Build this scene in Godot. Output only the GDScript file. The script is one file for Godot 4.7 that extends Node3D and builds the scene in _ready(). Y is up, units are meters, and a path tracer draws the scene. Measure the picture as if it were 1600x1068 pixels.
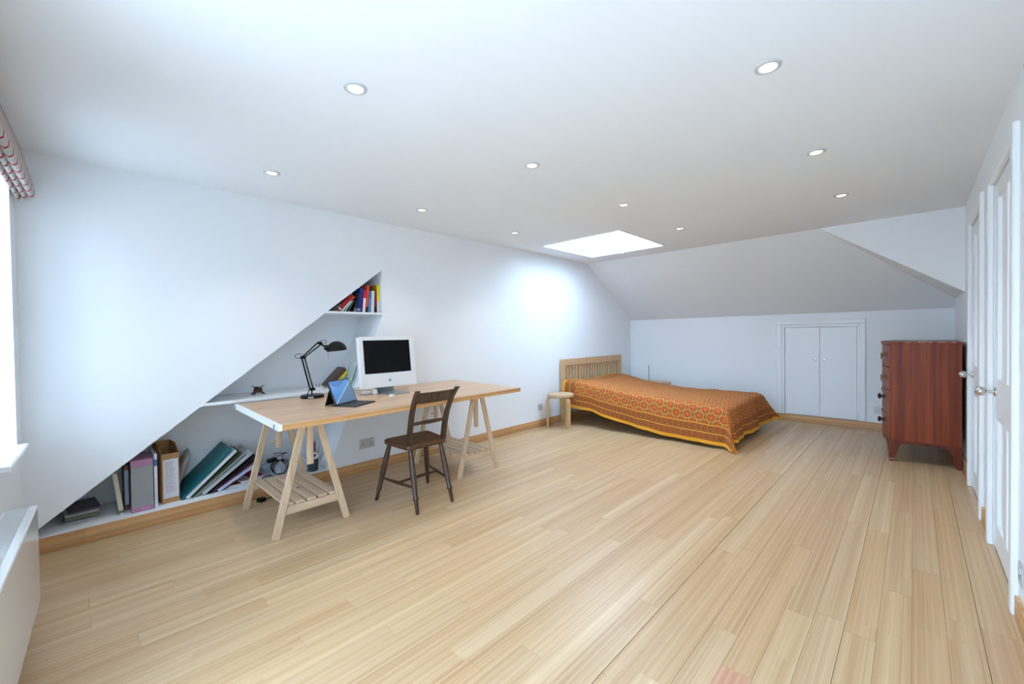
extends Node3D

# ---------------------------------------------------------------- measures of the place (metres)
const XL := -3.65          # left wall
const XR := 0.322           # right wall
const ZB := -6.828         # knee wall at the back
const ZS := -5.493         # where the flat ceiling meets the slope
const HC := 2.325          # ceiling
const HK := 1.474          # top of the knee wall
const HB := 0.092          # baseboard height
const CORNER := Vector3(-3.65, 0, 0.239)   # left wall meets the window wall
const TURN := 0.0349       # the window wall stands two degrees off square

var M := {}
var taken := {}
var org := Vector3.ZERO
var rng := RandomNumberGenerator.new()


func _ready():
	rng.seed = 7
	view_and_light()
	materials()
	shell()
	openings()
	downlights()
	furniture()
	desk_things()
	alcove_things()
	bed_things()
	small_fittings()


# ================================================================ camera, sky, exposure
func view_and_light():
	var cam := Camera3D.new()
	cam.name = "camera"
	cam.transform = Transform3D(Basis(Vector3(0.719377, -0.013698, -0.694485), Vector3(-0.000565, 0.999794, -0.020305), Vector3(0.694620, 0.014999, 0.719221)).orthonormalized(), Vector3(0, 1.23, 0))
	cam.fov = 78.64
	cam.near = 0.02
	cam.far = 200.0
	add_child(cam)
	cam.current = true
	var sm := ProceduralSkyMaterial.new()
	sm.sky_top_color = Color(0.695, 0.815, 0.93)
	sm.sky_horizon_color = Color(0.585, 0.66, 0.735)
	sm.sky_curve = 0.35
	sm.ground_bottom_color = Color(0.525, 0.58, 0.63)
	sm.ground_horizon_color = Color(0.535, 0.595, 0.65)
	sm.sky_energy_multiplier = 1.0
	var sky := Sky.new()
	sky.sky_material = sm
	var env := Environment.new()
	env.background_mode = Environment.BG_SKY
	env.sky = sky
	env.background_energy_multiplier = 23.0
	env.tonemap_mode = Environment.TONE_MAPPER_LINEAR
	env.tonemap_exposure = 1.0
	env.sdfgi_enabled = true
	env.ssao_enabled = true
	env.ssil_enabled = true
	var we := WorldEnvironment.new()
	we.name = "sky_and_exposure"
	we.environment = env
	add_child(we)


# ================================================================ mesh helpers (points are given in the room's axes)
func mb() -> SurfaceTool:
	var st := SurfaceTool.new()
	st.begin(Mesh.PRIMITIVE_TRIANGLES)
	st.set_smooth_group(-1)
	return st

func tri(st: SurfaceTool, a: Vector3, b: Vector3, c: Vector3):   # counter-clockwise from outside
	st.add_vertex(a - org)
	st.add_vertex(c - org)
	st.add_vertex(b - org)

func quad(st: SurfaceTool, a: Vector3, b: Vector3, c: Vector3, d: Vector3):
	tri(st, a, b, c)
	tri(st, a, c, d)

func poly(st: SurfaceTool, p: Array, mid: Vector3):
	var avg := Vector3.ZERO
	for v in p:
		avg += v
	avg /= p.size()
	var n: Vector3 = (p[1] - p[0]).cross(p[2] - p[0])
	if n.dot(avg - mid) < 0:
		p.reverse()
	for i in range(1, p.size() - 1):
		tri(st, p[0], p[i], p[i + 1])

func cbox(st: SurfaceTool, size: Vector3, xf := Transform3D(), bev := 0.0):
	var h := size / 2
	var o := xf.origin
	var f := {}
	for sx in [-1, 1]:
		for sy in [-1, 1]:
			for sz in [-1, 1]:
				var k := Vector3(sx, sy, sz)
				var b := minf(bev, minf(h.x, minf(h.y, h.z)) * 0.9)
				f[[sx, sy, sz]] = [xf * (k * (h - Vector3(0, b, b))), xf * (k * (h - Vector3(b, 0, b))), xf * (k * (h - Vector3(b, b, 0)))]
	for ax in 3:
		var u := (ax + 1) % 3
		var v := (ax + 2) % 3
		for s in [-1, 1]:
			var p := []
			for c in [[-1, -1], [1, -1], [1, 1], [-1, 1]]:
				var k := [0, 0, 0]
				k[ax] = s
				k[u] = c[0]
				k[v] = c[1]
				p.append(f[k][ax])
			poly(st, p, o)
		if bev > 0:
			for su in [-1, 1]:
				for sv in [-1, 1]:
					var k0 := [0, 0, 0]
					var k1 := [0, 0, 0]
					k0[ax] = -1
					k1[ax] = 1
					k0[u] = su
					k1[u] = su
					k0[v] = sv
					k1[v] = sv
					poly(st, [f[k0][u], f[k1][u], f[k1][v], f[k0][v]], o)
	if bev > 0:
		for k in f:
			poly(st, [f[k][0], f[k][1], f[k][2]], o)

func bx(st: SurfaceTool, lo: Vector3, hi: Vector3, bev := 0.0):
	cbox(st, (hi - lo).abs(), Transform3D(Basis(), (lo + hi) / 2), bev)

func along(a: Vector3, b: Vector3, side: Vector3) -> Transform3D:   # y from a to b, x near side
	var y := (b - a).normalized()
	var z := side.cross(y).normalized()
	return Transform3D(Basis(y.cross(z), y, z), (a + b) / 2)

func bar(st: SurfaceTool, a: Vector3, b: Vector3, w: float, d: float, side := Vector3.RIGHT, bev := 0.0):
	cbox(st, Vector3(w, a.distance_to(b), d), along(a, b, side), bev)

func tube(st: SurfaceTool, pts: Array, rad, seg := 8, caps := true):
	var n := pts.size()
	var t0: Vector3 = (pts[1] - pts[0]).normalized()
	var up := Vector3.UP if absf(t0.y) < 0.9 else Vector3.RIGHT
	var rings := []
	for i in n:
		var t: Vector3 = (pts[mini(i + 1, n - 1)] - pts[maxi(i - 1, 0)]).normalized()
		var u := t.cross(up).normalized()
		up = u.cross(t).normalized()
		var r: float = rad[i] if rad is Array else rad
		var ring := []
		for k in seg:
			var a := TAU * k / seg
			ring.append(pts[i] + (u * cos(a) + up * sin(a)) * r)
		rings.append(ring)
	st.set_smooth_group(1)
	for i in n - 1:
		for k in seg:
			var k2 := (k + 1) % seg
			quad(st, rings[i][k], rings[i + 1][k], rings[i + 1][k2], rings[i][k2])
	st.set_smooth_group(-1)
	if caps:
		for k in range(1, seg - 1):
			tri(st, rings[0][0], rings[0][k], rings[0][k + 1])
			tri(st, rings[n - 1][0], rings[n - 1][k + 1], rings[n - 1][k])

func lathe(st: SurfaceTool, prof: Array, seg: int, xf := Transform3D()):   # profile of (radius, height), from bottom to top along the outside
	var g := 1
	for i in prof.size() - 1:
		if i > 0:
			var d0: Vector2 = (prof[i] - prof[i - 1]).normalized()
			var d1: Vector2 = (prof[i + 1] - prof[i]).normalized()
			if d0.dot(d1) < 0.8:
				g += 1
		st.set_smooth_group(g)
		for k in seg:
			var a := TAU * k / seg
			var b := TAU * (k + 1) / seg
			var p0: Vector2 = prof[i]
			var p1: Vector2 = prof[i + 1]
			var v00 := xf * Vector3(p0.x * cos(a), p0.y, -p0.x * sin(a))
			var v01 := xf * Vector3(p0.x * cos(b), p0.y, -p0.x * sin(b))
			var v10 := xf * Vector3(p1.x * cos(a), p1.y, -p1.x * sin(a))
			var v11 := xf * Vector3(p1.x * cos(b), p1.y, -p1.x * sin(b))
			if p0.x > 0.00001:
				tri(st, v00, v01, v11)
			if p1.x > 0.00001:
				tri(st, v00, v11, v10)
	st.set_smooth_group(-1)

func prism(st: SurfaceTool, pts: Array, xf: Transform3D, depth: float):   # outline in xf's xy plane, pushed along xf's z
	var pp := PackedVector2Array(pts)
	if Geometry2D.is_polygon_clockwise(pp):
		pp.reverse()
	var ix := Geometry2D.triangulate_polygon(pp)
	var lo := func(i): return xf * Vector3(pp[i].x, pp[i].y, 0)
	var hi := func(i): return xf * Vector3(pp[i].x, pp[i].y, depth)
	for t in range(0, ix.size(), 3):
		var a := ix[t]
		var b := ix[t + 1]
		var c := ix[t + 2]
		if (pp[b] - pp[a]).cross(pp[c] - pp[a]) < 0:
			var s := b
			b = c
			c = s
		tri(st, hi.call(a), hi.call(b), hi.call(c))
		tri(st, lo.call(a), lo.call(c), lo.call(b))
	for i in pp.size():
		var j := (i + 1) % pp.size()
		quad(st, lo.call(i), lo.call(j), hi.call(j), hi.call(i))

func ball(st: SurfaceTool, c: Vector3, r: Vector3, seg := 12):
	var prof := []
	for i in seg / 2 + 1:
		var a := -PI / 2 + PI * i / (seg / 2)
		prof.append(Vector2(cos(a), sin(a)))
	lathe(st, prof, seg, Transform3D(Basis.from_scale(r), c))

# ---------------------------------------------------------------- things and parts
func numbered(called: String) -> String:
	var n: int = taken.get(called, 0)
	taken[called] = n + 1
	return called if n == 0 else "%s_%03d" % [called, n]

func thing(called: String, label: String, category: String, at := Vector3.ZERO, group := "") -> Node3D:
	var o := Node3D.new()
	o.name = numbered(called)
	add_child(o)
	o.position = at
	org = at
	o.set_meta("label", label)
	o.set_meta("category", category)
	if group:
		o.set_meta("group", group)
	return o

func struct(called: String, label: String, at := Vector3.ZERO) -> Node3D:
	var o := Node3D.new()
	o.name = numbered(called)
	add_child(o)
	o.position = at
	org = at
	o.set_meta("kind", "structure")
	o.set_meta("label", label)
	return o

func part(parent: Node3D, called: String, st: SurfaceTool, m: Material, label := "") -> MeshInstance3D:
	st.generate_normals()
	var o := MeshInstance3D.new()
	o.mesh = st.commit()
	o.material_override = m
	o.name = called
	parent.add_child(o, true)
	if label:
		o.set_meta("label", label)
	return o

func copy(src: Node3D, at: Vector3, label := "") -> Node3D:
	var base := String(src.name)
	var o: Node3D = src.duplicate()
	o.name = numbered(base)
	add_child(o)
	o.position = at
	if label:
		o.set_meta("label", label)
	return o


# ================================================================ materials
func mat(c: Color, rough := 0.6, metal := 0.0, spec := 0.5) -> StandardMaterial3D:
	var m := StandardMaterial3D.new()
	m.albedo_color = c
	m.roughness = rough
	m.metallic = metal
	m.metallic_specular = spec
	return m

func with_texture(tex: Texture2D, scale: Vector3, rough: float, tint: Color, offset := Vector3.ZERO) -> StandardMaterial3D:
	var m := mat(tint, rough)
	m.albedo_texture = tex
	m.uv1_triplanar = true
	m.uv1_world_triplanar = true
	m.uv1_scale = scale
	m.uv1_offset = offset
	m.uv1_triplanar_sharpness = 8.0
	return m

# Grain that runs along the picture's height: fine streaks, broader bands and short flecks round white.
func grain(w: int, h: int, sd: int, fine: float, band: float, fleck: float, warm := 0.0, lying := false) -> ImageTexture:
	var r := RandomNumberGenerator.new()
	r.seed = sd
	var col := PackedFloat32Array()
	var slow := PackedFloat32Array()
	var run := 0.0
	var left := 0
	for x in w:
		if left <= 0:
			run = r.randf_range(-1, 1)
			left = r.randi_range(3, 9)
		left -= 1
		col.append(run * 0.6 + r.randf_range(-0.4, 0.4))
		slow.append(sin(TAU * x / w * 2.0 + sd) * 0.5 + sin(TAU * x / w * 5.0 + sd * 2.3) * 0.5)
	var nz := FastNoiseLite.new()
	nz.seed = sd
	nz.frequency = 0.02
	var data := PackedByteArray()
	data.resize(w * h * 3)
	for y in h:
		for x in w:
			var wob := nz.get_noise_2d(x * 1.6, y * 0.12)
			var v := 1.0 + fine * col[x] + band * (slow[x] * 0.6 + wob) + fleck * nz.get_noise_2d(x * 9.0 + 300.0, y * 0.5)
			v = clampf(v * 0.86, 0.0, 1.0)
			var i := ((x * h + y) if lying else (y * w + x)) * 3
			data[i] = int(255.0 * v)
			data[i + 1] = int(255.0 * clampf(v - warm * (1.0 - v), 0, 1))
			data[i + 2] = int(255.0 * clampf(v - warm * 2.0 * (1.0 - v), 0, 1))
	var img := Image.create_from_data(h if lying else w, w if lying else h, false, Image.FORMAT_RGB8, data)
	return ImageTexture.create_from_image(img)

func materials():
	M.wall = mat(Color(0.945, 0.957, 0.967), 0.7, 0, 0.3)
	M.ceil = mat(Color(0.945, 0.96, 0.972), 0.8, 0, 0.2)
	M.gloss_white = mat(Color(0.94, 0.952, 0.962), 0.35)
	M.plastic = mat(Color(0.92, 0.92, 0.92), 0.3)
	M.grey_plastic = mat(Color(0.78, 0.79, 0.80), 0.4)
	M.gap = mat(Color(0.20, 0.14, 0.09), 0.9)
	M.dark = mat(Color(0.06, 0.06, 0.065), 0.5)
	M.black = mat(Color(0.085, 0.09, 0.09), 0.3, 0, 0.25)
	M.chrome = mat(Color(0.80, 0.80, 0.80), 0.12, 1.0)
	M.steel = mat(Color(0.62, 0.64, 0.66), 0.3, 1.0)
	M.brass = mat(Color(0.62, 0.50, 0.28), 0.35, 1.0)
	var bamboo := grain(512, 256, 3, 0.05, 0.05, 0.04, 0.35)
	M.boards = []
	var tones := [Color(0.908, 0.813, 0.667), Color(0.889, 0.784, 0.632), Color(0.915, 0.825, 0.690), Color(0.879, 0.772, 0.620), Color(0.901, 0.802, 0.648), Color(0.908, 0.821, 0.682), Color(0.887, 0.791, 0.651)]
	for i in tones.size():
		M.boards.append(with_texture(bamboo, Vector3(1.9, 1.9, 0.55), 0.36, tones[i], Vector3(0.137 * i, 0, 0.31 * i)))
	M.pink_board = with_texture(bamboo, Vector3(1.9, 1.9, 0.55), 0.36, Color(0.92, 0.755, 0.66))
	var oak_lying := grain(256, 256, 11, 0.06, 0.10, 0.05, 0.3, true)
	M.skirting = with_texture(oak_lying, Vector3(0.8, 3.0, 0.8), 0.4, Color(0.90, 0.72, 0.51))
	var pine := grain(256, 256, 21, 0.05, 0.07, 0.05, 0.25)
	M.pine = with_texture(pine, Vector3(4.0, 1.2, 4.0), 0.55, Color(0.96, 0.87, 0.75))
	var pine_lying := grain(256, 256, 23, 0.05, 0.07, 0.05, 0.25, true)
	M.pine_slat = with_texture(pine_lying, Vector3(1.2, 4.0, 4.0), 0.55, Color(0.94, 0.85, 0.735))
	M.desk = with_texture(grain(256, 512, 31, 0.03, 0.07, 0.03, 0.2), Vector3(1.6, 1.6, 0.6), 0.3, Color(0.93, 0.80, 0.66))
	M.desk_edge = with_texture(oak_lying, Vector3(0.9, 6.0, 0.9), 0.45, Color(0.94, 0.76, 0.53))
	M.beech = with_texture(pine, Vector3(5.0, 1.5, 5.0), 0.45, Color(0.94, 0.80, 0.62))
	M.beech_light = with_texture(pine, Vector3(5.0, 1.5, 5.0), 0.4, Color(0.93, 0.83, 0.70))
	M.chair = with_texture(grain(256, 256, 41, 0.10, 0.16, 0.12, 0.2), Vector3(6, 2, 6), 0.34, Color(0.30, 0.215, 0.165))
	M.chair_seat = with_texture(grain(256, 256, 43, 0.10, 0.20, 0.12, 0.3, true), Vector3(2, 6, 6), 0.38, Color(0.36, 0.25, 0.165))
	M.mahogany = with_texture(grain(512, 512, 51, 0.07, 0.16, 0.07, 0.55), Vector3(1.6, 0.7, 1.6), 0.4, Color(0.60, 0.29, 0.145))
	M.mahogany_dark = with_texture(grain(256, 256, 53, 0.07, 0.14, 0.07, 0.5), Vector3(1.6, 0.7, 1.6), 0.4, Color(0.47, 0.20, 0.11))
	M.mahogany.metallic_specular = 0.35
	M.mahogany_dark.metallic_specular = 0.35
	M.knob_wood = mat(Color(0.20, 0.09, 0.06), 0.3)
	M.pane = mat(Color(0.96, 0.98, 0.98, 0.06), 0.02)
	M.pane.transparency = BaseMaterial3D.TRANSPARENCY_ALPHA
	M.lens = mat(Color(0.98, 0.95, 0.9), 0.4)
	M.lens.emission_enabled = true
	M.lens.emission = Color(1.0, 0.93, 0.82)
	M.lens.emission_energy_multiplier = 2.5


# ================================================================ the room
func shell():
	# ---- floor: a dark bed with single bamboo boards on it, 100 mm wide
	var f := struct("floor", "floor of pale bamboo boards running the length of the room")
	var st := mb()
	bx(st, Vector3(-4.3, -0.15, -7.1), Vector3(0.6, -0.014, 1.0))
	part(f, "underlay", st, M.gap)
	var shapes := {}
	var open_seams := {-10: 0.0026, -8: 0.0012, -7: 0.0008, -5: 0.0008, -4: 0.0014, -3: 0.0006, -1: 0.0007, 0: 0.0016, -14: 0.0009, -18: 0.0007}
	var known_joints := {-5: -2.16, -3: -2.16, -6: -1.63, -34: -0.136, -28: -0.3, -29: -0.006, -27: -0.009, -24: -0.145, -21: -0.28}
	for j in range(-38, 3):
		var x0 := maxf(0.194 + 0.1015 * (j - 1), XL)
		var x1 := minf(0.194 + 0.1015 * j, XR + 0.004)
		if x1 - x0 < 0.01:
			continue
		var gap: float = open_seams.get(j - 1, 0.0003)
		var z: float = known_joints[j] + 1.21 * 3.0 if known_joints.has(j) else 0.5 + rng.randf_range(0.05, 1.15)
		while z > 1.72:
			z -= 1.21
		while z > ZB:
			var z1 := minf(z, 0.5)
			var z0 := maxf(z - 1.21, ZB)
			if z1 - z0 > 0.02:
				var w := snappedf(x1 - x0 - gap, 0.0002)
				var l := snappedf(z1 - z0, 0.001)
				var key := [w, l]
				if not shapes.has(key):
					org = Vector3.ZERO
					var b := mb()
					cbox(b, Vector3(w, 0.014, l - 0.0006), Transform3D(Basis(), Vector3(0, -0.007, 0)), 0.0005)
					b.generate_normals()
					shapes[key] = b.commit()
				var o := MeshInstance3D.new()
				o.mesh = shapes[key]
				o.material_override = M.boards[rng.randi() % M.boards.size()]
				if j == -6 and absf(z0 + 1.63) < 0.02:
					o.material_override = M.pink_board
				o.name = "board"
				o.position = Vector3(x0 + gap + w / 2, 0, (z0 + z1) / 2)
				f.add_child(o, true)
			z -= 1.21
	org = Vector3.ZERO

	# ---- left wall with the raked alcove cut out of it
	var wl := struct("wall_left", "white wall with a raked triangular alcove cut into it")
	st = mb()
	var side := Transform3D(Basis(Vector3(0, 0, 1), Vector3(0, 1, 0), Vector3(-1, 0, 0)), Vector3(XL, 0, 0))   # (z, y), pushed towards -x
	prism(st, [Vector2(0.7, -0.1), Vector2(0.7, HB), Vector2(-1.48, HB), Vector2(-2.008, 1.449), Vector2(-2.008, 1.868), Vector2(0.26, HB + 0.0005), Vector2(0.7, HB + 0.0005), Vector2(0.7, HC + 0.1), Vector2(-7.0, HC + 0.1), Vector2(-7.0, -0.1)], side, 0.46)
	part(wl, "plaster", st, M.wall)
	st = mb()
	bx(st, Vector3(-4.3, -0.1, -7.0), Vector3(-4.11, HC + 0.1, 0.7))
	part(wl, "alcove_back", st, M.wall)
	st = mb()   # upper shelf, let into the alcove
	prism(st, [Vector2(-1.455, 1.447), Vector2(-1.476, 1.466), Vector2(-2.006, 1.466), Vector2(-2.006, 1.447)], Transform3D(side.basis, Vector3(XL + 0.002, 0, 0)), 0.458)
	part(wl, "shelf", st, M.gloss_white)
	st = mb()   # long lower shelf at desk height
	prism(st, [Vector2(-0.588, 0.757), Vector2(-0.614, 0.777), Vector2(-1.745, 0.777), Vector2(-1.737, 0.757)], Transform3D(side.basis, Vector3(XL + 0.004, 0, 0)), 0.46)
	part(wl, "shelf", st, M.gloss_white)

	# ---- window wall behind the camera, two degrees off square
	var wf := struct("wall_front", "white wall with the wide window beside the camera")
	st = mb()
	var fx := front_frame()
	prism(st, [Vector2(-0.6, -0.1), Vector2(4.6, -0.1), Vector2(4.6, HC + 0.1), Vector2(-0.6, HC + 0.1), Vector2(-0.6, 0.68), Vector2(0.19, 0.68), Vector2(0.19, 2.12), Vector2(0.74, 2.12), Vector2(0.74, 0.6801), Vector2(2.0, 0.6801), Vector2(2.0, 2.12), Vector2(3.86, 2.12), Vector2(3.86, 0.02), Vector2(2.0, 0.02), Vector2(2.0, 0.6799), Vector2(-0.6, 0.6799)], Transform3D(fx.basis, fx.origin), -0.55)
	part(wf, "plaster", st, M.wall)

	# ---- right wall with two door openings
	var wr := struct("wall_right", "white wall with two panelled doors")
	st = mb()
	var rs := Transform3D(Basis(Vector3(0, 0, 1), Vector3(0, 1, 0), Vector3(-1, 0, 0)), Vector3(XR + 0.05, 0, 0))
	prism(st, [Vector2(0.9, -0.1), Vector2(0.9, HC + 0.1), Vector2(-7.0, HC + 0.1), Vector2(-7.0, -0.1), Vector2(-4.825, -0.1), Vector2(-4.825, 2.035), Vector2(-4.07, 2.035), Vector2(-4.07, -0.1), Vector2(-3.585, -0.1), Vector2(-3.585, 2.035), Vector2(-2.83, 2.035), Vector2(-2.83, -0.1)], rs, 0.05)
	bx(st, Vector3(XR + 0.05, -0.1, -7.0), Vector3(XR + 0.2, HC + 0.1, 0.9))
	part(wr, "plaster", st, M.wall)

	# ---- knee wall at the back
	var wb := struct("wall_back", "low white knee wall under the sloping ceiling")
	st = mb()
	var back := Transform3D(Basis(), Vector3(0, 0, ZB))
	prism(st, [Vector2(-3.66, -0.1), Vector2(-3.66, HK + 0.05), Vector2(0.36, HK + 0.05), Vector2(0.36, -0.1), Vector2(-0.495, -0.1), Vector2(-0.495, 1.32), Vector2(-1.343, 1.32), Vector2(-1.343, -0.1)], back, -0.06)
	bx(st, Vector3(-3.66, -0.1, ZB - 0.2), Vector3(0.36, HK + 0.05, ZB - 0.06))
	part(wb, "plaster", st, M.wall)

	# ---- ceiling: flat part round the rooflight, slope, and the boxed-in triangle
	var c := struct("ceiling", "white ceiling, flat over the room and sloping down at the back", Vector3(0, HC, 0))
	st = mb()
	var s0 := Vector2(-3.28, -5.05)
	var s1 := Vector2(-2.238, -3.965)
	bx(st, Vector3(-4.3, HC, s1.y), Vector3(0.55, HC + 0.16, 1.0))
	bx(st, Vector3(-4.3, HC, ZS - 0.02), Vector3(0.55, HC + 0.16, s0.y))
	bx(st, Vector3(-4.3, HC, s0.y), Vector3(s0.x, HC + 0.16, s1.y))
	bx(st, Vector3(s1.x, HC, s0.y), Vector3(0.55, HC + 0.16, s1.y))
	part(c, "flat_panel", st, M.ceil)
	st = mb()
	var sl := Transform3D(Basis(Vector3(0, 0, 1), Vector3(0, 1, 0), Vector3(-1, 0, 0)), Vector3(0.36, 0, 0))
	prism(st, [Vector2(ZS, HC), Vector2(ZS, HC + 0.16), Vector2(-7.1, HC + 0.16), Vector2(-7.1, HK - 0.1734), Vector2(ZB, HK)], sl, 4.02)
	part(c, "sloped_panel", st, M.ceil)
	st = mb()
	prism(st, [Vector2(-0.737, HC + 0.001), Vector2(XR + 0.01, HC + 0.001), Vector2(XR + 0.01, 1.562)], Transform3D(Basis(), Vector3(0, 0, ZS)), -1.4)
	part(c, "boxed_triangle", st, M.wall)

	# ---- baseboards
	var bl := struct("baseboard_left", "orange-brown wooden baseboard along the left wall", Vector3(XL, 0, -3))
	st = mb()
	bx(st, Vector3(XL, 0.0, ZB), Vector3(XL + 0.015, HB - 0.001, 0.24), 0.002)
	part(bl, "skirting", st, M.skirting)
	var bb := struct("baseboard_back", "pale wooden baseboard along the knee wall", Vector3(-1.6, 0, ZB))
	st = mb()
	bx(st, Vector3(XL + 0.015, 0.0, ZB), Vector3(XR, HB, ZB + 0.015), 0.002)
	part(bb, "skirting", st, M.skirting)
	var br := struct("baseboard_right", "wooden baseboard between the doors of the right wall", Vector3(XR, 0, -3))
	for zz in [[-4.0, -3.66], [-2.757, 0.36], [ZB + 0.015, -4.9]]:
		st = mb()
		bx(st, Vector3(XR - 0.015, 0.0, zz[0]), Vector3(XR, HB, zz[1]), 0.002)
		part(br, "skirting", st, M.skirting)

func front_frame() -> Transform3D:   # x along the window wall to the right, y up, z into the room
	var u := Vector3(cos(TURN), 0, sin(TURN))
	return Transform3D(Basis(u, Vector3.UP, Vector3(sin(TURN), 0, -cos(TURN))), CORNER)


# ================================================================ windows and doors
func openings():
	# ---- wide window in the front wall (three lights, deep sill)
	var fx := front_frame()
	var w := struct("window_1", "white window with a deep sill above the radiator", CORNER)
	var st: SurfaceTool
	var fr := func(a: Vector3, b: Vector3, bev := 0.003) -> SurfaceTool:
		var s := mb()
		cbox(s, (b - a).abs(), fx * Transform3D(Basis(), (a + b) / 2), bev)
		return s
	part(w, "sill", fr.call(Vector3(0.165, 0.655, -0.46), Vector3(0.775, 0.682, 0.043), 0.006), M.gloss_white)
	for e in [[0.19, 0.24], [0.69, 0.74]]:
		part(w, "frame", fr.call(Vector3(e[0], 0.68, -0.52), Vector3(e[1], 2.12, -0.46)), M.gloss_white)
	for e in [[0.68, 0.73], [2.07, 2.12]]:
		part(w, "frame", fr.call(Vector3(0.24, e[0], -0.52), Vector3(0.69, e[1], -0.46)), M.gloss_white)
	part(w, "pane", fr.call(Vector3(0.24, 0.73, -0.492), Vector3(0.69, 2.07, -0.488), 0.0), M.pane)
	# ---- added, unseen glazed double doors behind the camera, giving most of the daylight
	var g := struct("added_window_3", "tall glazed double doors, unseen, added in the wall behind the camera for daylight", fx * Vector3(2.93, 0, 0))
	for e in [[2.0, 2.06], [3.80, 3.86], [2.88, 2.98]]:
		part(g, "frame", fr.call(Vector3(e[0], 0.02, -0.52), Vector3(e[1], 2.12, -0.46)), M.gloss_white)
	for e in [[2.06, 2.88], [2.98, 3.80]]:
		part(g, "frame", fr.call(Vector3(e[0], 0.02, -0.52), Vector3(e[1], 0.12, -0.46)), M.gloss_white)
		part(g, "frame", fr.call(Vector3(e[0], 2.05, -0.52), Vector3(e[1], 2.12, -0.46)), M.gloss_white)
		part(g, "pane", fr.call(Vector3(e[0], 0.12, -0.492), Vector3(e[1], 2.05, -0.488), 0.0), M.pane)

	# ---- rooflight in the ceiling
	var r := struct("window_2", "square rooflight set in the ceiling above the bed", Vector3(-2.76, HC, -4.5))
	for e in [[Vector3(-3.28, HC + 0.05, -5.05), Vector3(-3.265, HC + 0.12, -3.965)], [Vector3(-2.253, HC + 0.05, -5.05), Vector3(-2.238, HC + 0.12, -3.965)], [Vector3(-3.265, HC + 0.05, -5.05), Vector3(-2.253, HC + 0.12, -5.035)], [Vector3(-3.265, HC + 0.05, -3.98), Vector3(-2.253, HC + 0.12, -3.965)]]:
		st = mb()
		bx(st, e[0], e[1], 0.002)
		part(r, "frame", st, M.gloss_white)
	for e in [[Vector3(-3.30, HC - 0.008, -5.07), Vector3(-3.28, HC + 0.004, -3.945)], [Vector3(-2.238, HC - 0.008, -5.07), Vector3(-2.218, HC + 0.004, -3.945)], [Vector3(-3.28, HC - 0.008, -5.07), Vector3(-2.238, HC + 0.004, -5.05)], [Vector3(-3.28, HC - 0.008, -3.965), Vector3(-2.238, HC + 0.004, -3.945)]]:
		st = mb()
		bx(st, e[0], e[1], 0.002)
		part(r, "edge_trim", st, M.gloss_white)
	st = mb()
	bx(st, Vector3(-3.265, HC + 0.085, -5.035), Vector3(-2.253, HC + 0.089, -3.98))
	part(r, "pane", st, M.pane)
	st = mb()
	bx(st, Vector3(-2.80, HC + 0.0, -5.02), Vector3(-2.765, HC + 0.05, -5.0), 0.004)
	bx(st, Vector3(-2.79, HC - 0.03, -5.018), Vector3(-2.775, HC + 0.0, -5.006), 0.003)
	part(r, "handle", st, M.plastic)

	# ---- two panelled doors in the right wall
	var spec := [[-2.83, -3.585, "white panelled door nearest the camera with a chrome knob"], [-4.07, -4.825, "white panelled door beside the chest of drawers"]]
	for d in 2:
		var za: float = spec[d][0]
		var zb: float = spec[d][1]
		var o := struct("door_%d" % (d + 1), spec[d][2], Vector3(XR, 0, (za + zb) / 2))
		var x0 := 0.325
		var x1 := 0.372
		var pa := func(called: String, z0: float, z1: float, y0: float, y1: float, xa: float, bev := 0.002):
			var s := mb()
			bx(s, Vector3(xa, y0, z1), Vector3(x1, y1, z0), bev)
			return part(o, called, s, M.gloss_white)
		var a := za - 0.002
		var b := zb + 0.002
		var m0 := (a + b) / 2 + 0.045
		var m1 := (a + b) / 2 - 0.045
		pa.call("stile", a, a - 0.098, 0.008, 2.032, x0)
		pa.call("stile", b + 0.098, b, 0.008, 2.032, x0)
		pa.call("rail", a - 0.098, b + 0.098, 0.008, 0.15, x0)
		pa.call("rail", a - 0.098, b + 0.098, 0.73, 0.955, x0)
		pa.call("rail", a - 0.098, b + 0.098, 1.947, 2.032, x0)
		for yy in [[0.15, 0.73], [0.955, 1.947]]:
			pa.call("muntin", m0, m1, yy[0], yy[1], x0)
			pa.call("panel", a - 0.098, m0, yy[0], yy[1], x0 + 0.016, 0.0)
			pa.call("panel", m1, b + 0.098, yy[0], yy[1], x0 + 0.016, 0.0)
		for e in [[za + 0.072, za, 0.0, 2.108], [zb, zb - 0.072, 0.0, 2.108]]:
			st = mb()
			bx(st, Vector3(0.297, e[2], e[1]), Vector3(XR + 0.001, e[3], e[0]), 0.006)
			part(o, "architrave", st, M.gloss_white)
		st = mb()
		bx(st, Vector3(0.297, 2.036, zb), Vector3(XR + 0.001, 2.108, za), 0.006)
		part(o, "architrave", st, M.gloss_white)
		st = mb()
		var kz := zb + 0.058
		var out := Transform3D(Basis(Vector3(0, 1, 0), Vector3(-1, 0, 0), Vector3(0, 0, 1)), Vector3(x0, 0.882, kz))
		lathe(st, [Vector2(0, 0.03), Vector2(0.0085, 0.03), Vector2(0.009, 0.036), Vector2(0.020, 0.041), Vector2(0.0255, 0.052), Vector2(0.0255, 0.064), Vector2(0.020, 0.074), Vector2(0.009, 0.079), Vector2(0, 0.08)], 20, out)
		lathe(st, [Vector2(0.0075, 0.0), Vector2(0.0075, 0.034)], 14, out)
		var kn := part(o, "knob", st, M.chrome, "round chrome door knob")
		st = mb()
		lathe(st, [Vector2(0, 0.0), Vector2(0.026, 0.0), Vector2(0.026, 0.006), Vector2(0.023, 0.010), Vector2(0.008, 0.012), Vector2(0, 0.012)], 20, out)
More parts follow.
